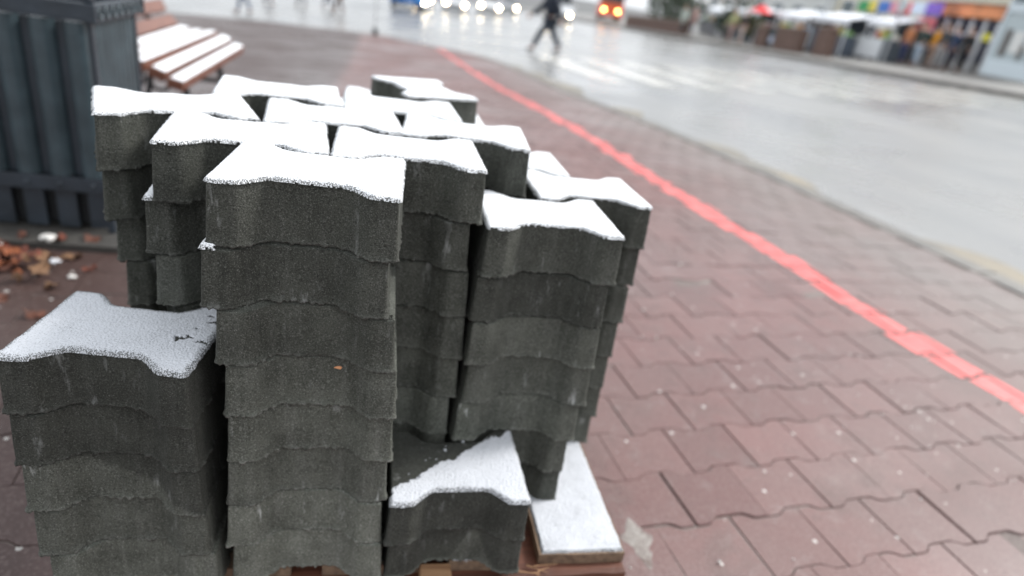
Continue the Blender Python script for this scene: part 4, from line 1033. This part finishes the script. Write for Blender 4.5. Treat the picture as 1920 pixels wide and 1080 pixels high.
# stalls: white awning, frame, counter
STC = [((.10, .12, .14), (.55, .65, .70)), ((.14, .09, .07), (.75, .77, .80)), ((.08, .10, .13), (.80, .82, .85)), ((.3, .3, .32), (.50, .60, .72))]
for i, (x, y, w, lab) in enumerate([(21.5, 36.0, 2.6, 'market stall with pale awning left of the red parasol'), (21.6, 31.6, 2.9, 'market stall with white awning right of the red parasol'), (21.7, 28.6, 2.7, 'market stall with white awning above the brown brick blocks'), (22.4, 42.2, 3.0, 'market stall with white awning behind the street tree'), (22.6, 26.3, 1.8, 'white stall with goods, left of the shopfront')]):
    c1, c2 = STC[i % 4]
    ps = [('awning', mat('white_awning', (.78, .80, .84), .6), [('b', (-.35, 0, 1.72), (1.5, w, .06), (0, -.22, 0)), ('b', (-1.08, 0, 1.46), (.05, w, .24))]),
          ('post', M_WHITE, [('c', (-1.0, s*(w/2-.06), 0), (-1.0, s*(w/2-.06), 1.54), .035) for s in (-1, 1)] + [('c', (.5, s*(w/2-.06), 0), (.5, s*(w/2-.06), 1.88), .035) for s in (-1, 1)]),
          ('counter', mat('counter_%d' % i, c1, .6), [('b', (-.6, 0, .45), (.7, w*.92, .9))]),
          *[('goods', mat('goods_%d' % ((i*3+k) % 7), [(.75, .60, .12), (.70, .12, .08), (.70, .72, .75), (.15, .35, .60), (.75, .38, .12), (.80, .78, .70), (.25, .45, .15)][(i*3+k) % 7], .5), [('b', (-.65, (k-2)*w*.18, 1.0+.05*(k % 2)), (.3, w*.14, .22+.1*(k % 3)))]) for k in range(5)],
          ('back_panel', mat('backp_%d' % i, tuple(c*.8 for c in c1), .7), [('b', (.55, 0, .9), (.05, w*.95, 1.75))])]
    simple('market_stall', lab, 'stall', ps, (x, y, Z(x, y)), 0, 'market stalls on the far pavement')
# small signs over the stalls
for i, (y, c, w, lab) in enumerate([(29.9, (.03, .30, .10), .8, 'green sign board over the stalls'), (29.2, (.75, .62, .10), .6, 'yellow sign board over the stalls'), (28.5, (.06, .18, .55), .8, 'blue sign board over the stalls'), (27.7, (.70, .30, .36), .7, 'pink sign board over the stalls'), (27.05, (.75, .04, .05), .6, 'red sign board over the stalls'), (26.3, (.60, .68, .80), .8, 'pale blue sign board over the stalls'), (25.4, (.22, .12, .55), .9, 'violet sign board left of the long orange one')]):
    simple('sign_board', lab, 'sign', [('panel', mat('sign_%d' % i, c, .5), [('b', (0, 0, 2.3), (.08, w, .5))]), ('pole', M_RIM, [('c', (.05, 0, 0), (.05, 0, 2.1), .03)])], (23.1, y, Z(23.1, y)), 0, 'coloured sign boards over the stalls')
simple('sign_board', 'pink upright panel left of the shopfront', 'sign', [('panel', mat('pink_panel', (.70, .14, .18), .5), [('b', (0, 0, 1.55), (.08, 1.0, .75))]), ('post', M_RIM, [('c', (.05, s*.4, 0), (.05, s*.4, 1.5), .03) for s in (-1, 1)])], (22.9, 25.35, Z(22.9, 25.35)))
simple('banner', 'narrow yellow upright banner beside the white stall', 'banner', [('cloth', mat('yellow_banner', (.72, .52, .16), .7), [('b', (0, 0, .85), (.04, .35, 1.3))]), ('pole', M_RIM, [('c', (.04, 0, 0), (.04, 0, 1.7), .02)])], (21.9, 26.15, Z(21.9, 26.15)))
# shopfront with white posts, dark glass and an orange sign
y0, y1 = 21.2, 26.6; yc = (y0+y1)/2; w = y1-y0; xs_ = 24.2
P = simple('shop_pavilion', 'shop pavilion with white posts, dark glass and a long orange sign', 'shop', [
    ('wall', mat('shop_wall', (.28, .27, .26), .7), [('b', (1.2, 0, 1.15), (2.2, w, 2.7))]),
    ('window', mat('dark_shop_glass', (.03, .03, .06), .15), [('b', (.07, 0, 1.72), (.06, w*.97, .50)), ('b', (.07, 0, .80), (.06, w*.97, .85))]),
    ('rail', mat('pale_violet_rail', (.55, .54, .60), .5), [('b', (0, 0, 1.34), (.06, w, .20))]),
    ('post', M_WHITE, [('b', (-.06, (k-3.5)*w/8, 1.0), (.08, .16, 2.0)) for k in range(8)]),
    ('sign_panel', mat('orange_sign', (.82, .32, .14), .5, var=.45, vscale=1.6), [('b', (-.2, 0, 2.30), (.12, w, .50))]),
    ('roof', M_CREAM, [('b', (1.0, 0, 2.64), (2.9, w+.3, .12))])], (xs_, yc, Z(xs_, yc)))
simple('sign_board', 'small yellow square sign beside the pale blue kiosk', 'sign', [('panel', mat('yellow_sq', (.72, .66, .05), .5), [('b', (0, 0, 1.35), (.05, .34, .28))]), ('post', M_RIM, [('c', (.03, 0, 0), (.03, 0, 1.3), .02)])], (22.6, 21.75, Z(22.6, 21.75)))
simple('kiosk', 'pale blue glazed kiosk with posters at the right edge of the view', 'kiosk', [
    ('frame', mat('pale_blue_frame', (.58, .65, .69), .45), [('b', (0, s*1.0, 1.4), (1.9, .10, 2.8)) for s in (-1, 1)]+[('b', (-.92, 0, .28), (.08, 2.05, .56)), ('b', (0, 0, 2.82), (2.1, 2.3, .16)), ('b', (-.93, 0, 2.3), (.07, 2.05, .3))]),
    ('glass', mat('kiosk_glass', (.42, .48, .50), .12), [('b', (-.88, 0, 1.35), (.04, 1.9, 1.6))]),
    ('poster', mat('kiosk_poster', (.66, .66, .64), .5), [('b', (-.93, -.55, 1.4), (.03, .5, .9)), ('b', (-.93, .1, 1.2), (.03, .45, .7))]),
    ('goods', mat('kiosk_goods', (.12, .10, .09), .6), [('b', (-.94, .55, 1.15), (.04, .22, .9)), ('b', (-.95, -.2, .9), (.04, .12, .5))])], (22.9, 19.7, Z(22.9, 19.7)))
simple('white_fence', 'row of white fence panels between the stalls and the shopfront', 'fence', [('panel', M_WHITE, [('b', (0, (k-1)*.75, .55), (.04, .68, .8)) for k in range(3)]), ('post', M_WHITE, [('c', (0, (k-1.5)*.75, 0), (0, (k-1.5)*.75, 1.05), .03) for k in range(4)])], (21.6, 27.0, Z(21.6, 27.0)))
# buildings behind
def building(x0, y0, y1, h, depth, m, lab, nf, wn):
    yc = (y0+y1)/2; z = plane(x0, yc); P = empty('building', (x0, yc, z), 0, lab, 'building', 'buildings behind the stalls')
    bm = bmesh.new(); box(bm, (depth/2, 0, h/2-1), (depth, y1-y0, h+2)); bmobj('wall', bm, m, P)
    bm = bmesh.new(); box(bm, (depth/2, 0, h+.12), (depth+.6, y1-y0+.5, .24), bev=.03); bmobj('roof', bm, mat('roof_grey', (.2, .19, .18), .7), P)
    for f_ in range(nf):
        for k in range(wn):
            yy = -(y1-y0)/2+(k+.5)*(y1-y0)/wn; zz = 2.2+f_*3.0
            bm = bmesh.new(); box(bm, (-.01, yy, zz), (.14, 1.5, 1.7), bev=.01); fr = bmobj('window', bm, M_WHITE, P)
            bm = bmesh.new(); box(bm, (-.075, yy, zz), (.04, 1.3, 1.5)); bmobj('pane', bm, M_WIN, fr)
    for f_ in range(nf): pass
    bm = bmesh.new(); box(bm, (-.05, 0, 3.9), (.12, y1-y0, .18), bev=.01); bmobj('string_course', bm, M_WHITE, P)
building(33, 27, 46, 7.5, 10, M_CREAM, 'cream two-storey building behind the orange sign and the stalls', 2, 7)
building(33.5, 47, 68, 7.0, 10, mat('pale_render', (.60, .62, .60), .8, var=.06, vscale=.5), 'pale grey building farther along behind the street trees', 2, 7)
building(34, 8, 26, 7.5, 10, mat('white_render', (.70, .72, .74), .8, var=.05, vscale=.5), 'white building at the right edge behind the kiosk', 2, 6)
# thin post on the far corner of the pavement
simple('signpost', 'thin pale grey post with a dark foot at the far corner of the pavement', 'post', [('pole', mat('pale_post', (.5, .52, .52), .5), [('c', (0, 0, 0), (0, 0, 2.6), .03)]), ('foot', M_BLK, [('c', (0, 0, 0), (0, 0, .16), .07)]), ('plate', M_WHITE, [('b', (0, 0, 2.5), (.5, .03, .5))])], (-.05, 18.3, pave_z(-.05, 18.3)))

for i, (x, y, h, lab) in enumerate([(20.9, 29.6, 4.2, 'thin grey lamp post among the stalls above the brick blocks'), (21.3, 25.1, 2.2, 'short post with a pale grey oval sign before the orange shop sign')]):
    simple('lamp_post' if i == 0 else 'oval_sign', lab, 'lamp post' if i == 0 else 'sign', [('pole', M_RIM, [('c', (0, 0, 0), (0, 0, h), .05)])]+([('lantern', M_WHITE, [('c', (-.25, 0, h), (.05, 0, h+.1), .12)])] if i == 0 else [('sign_plate', mat('pale_oval', (.48, .52, .54), .4), [('c', (-.03, 0, h+.1), (.03, 0, h+.1), .28, .28, 20)])]), (x, y, Z(x, y)))
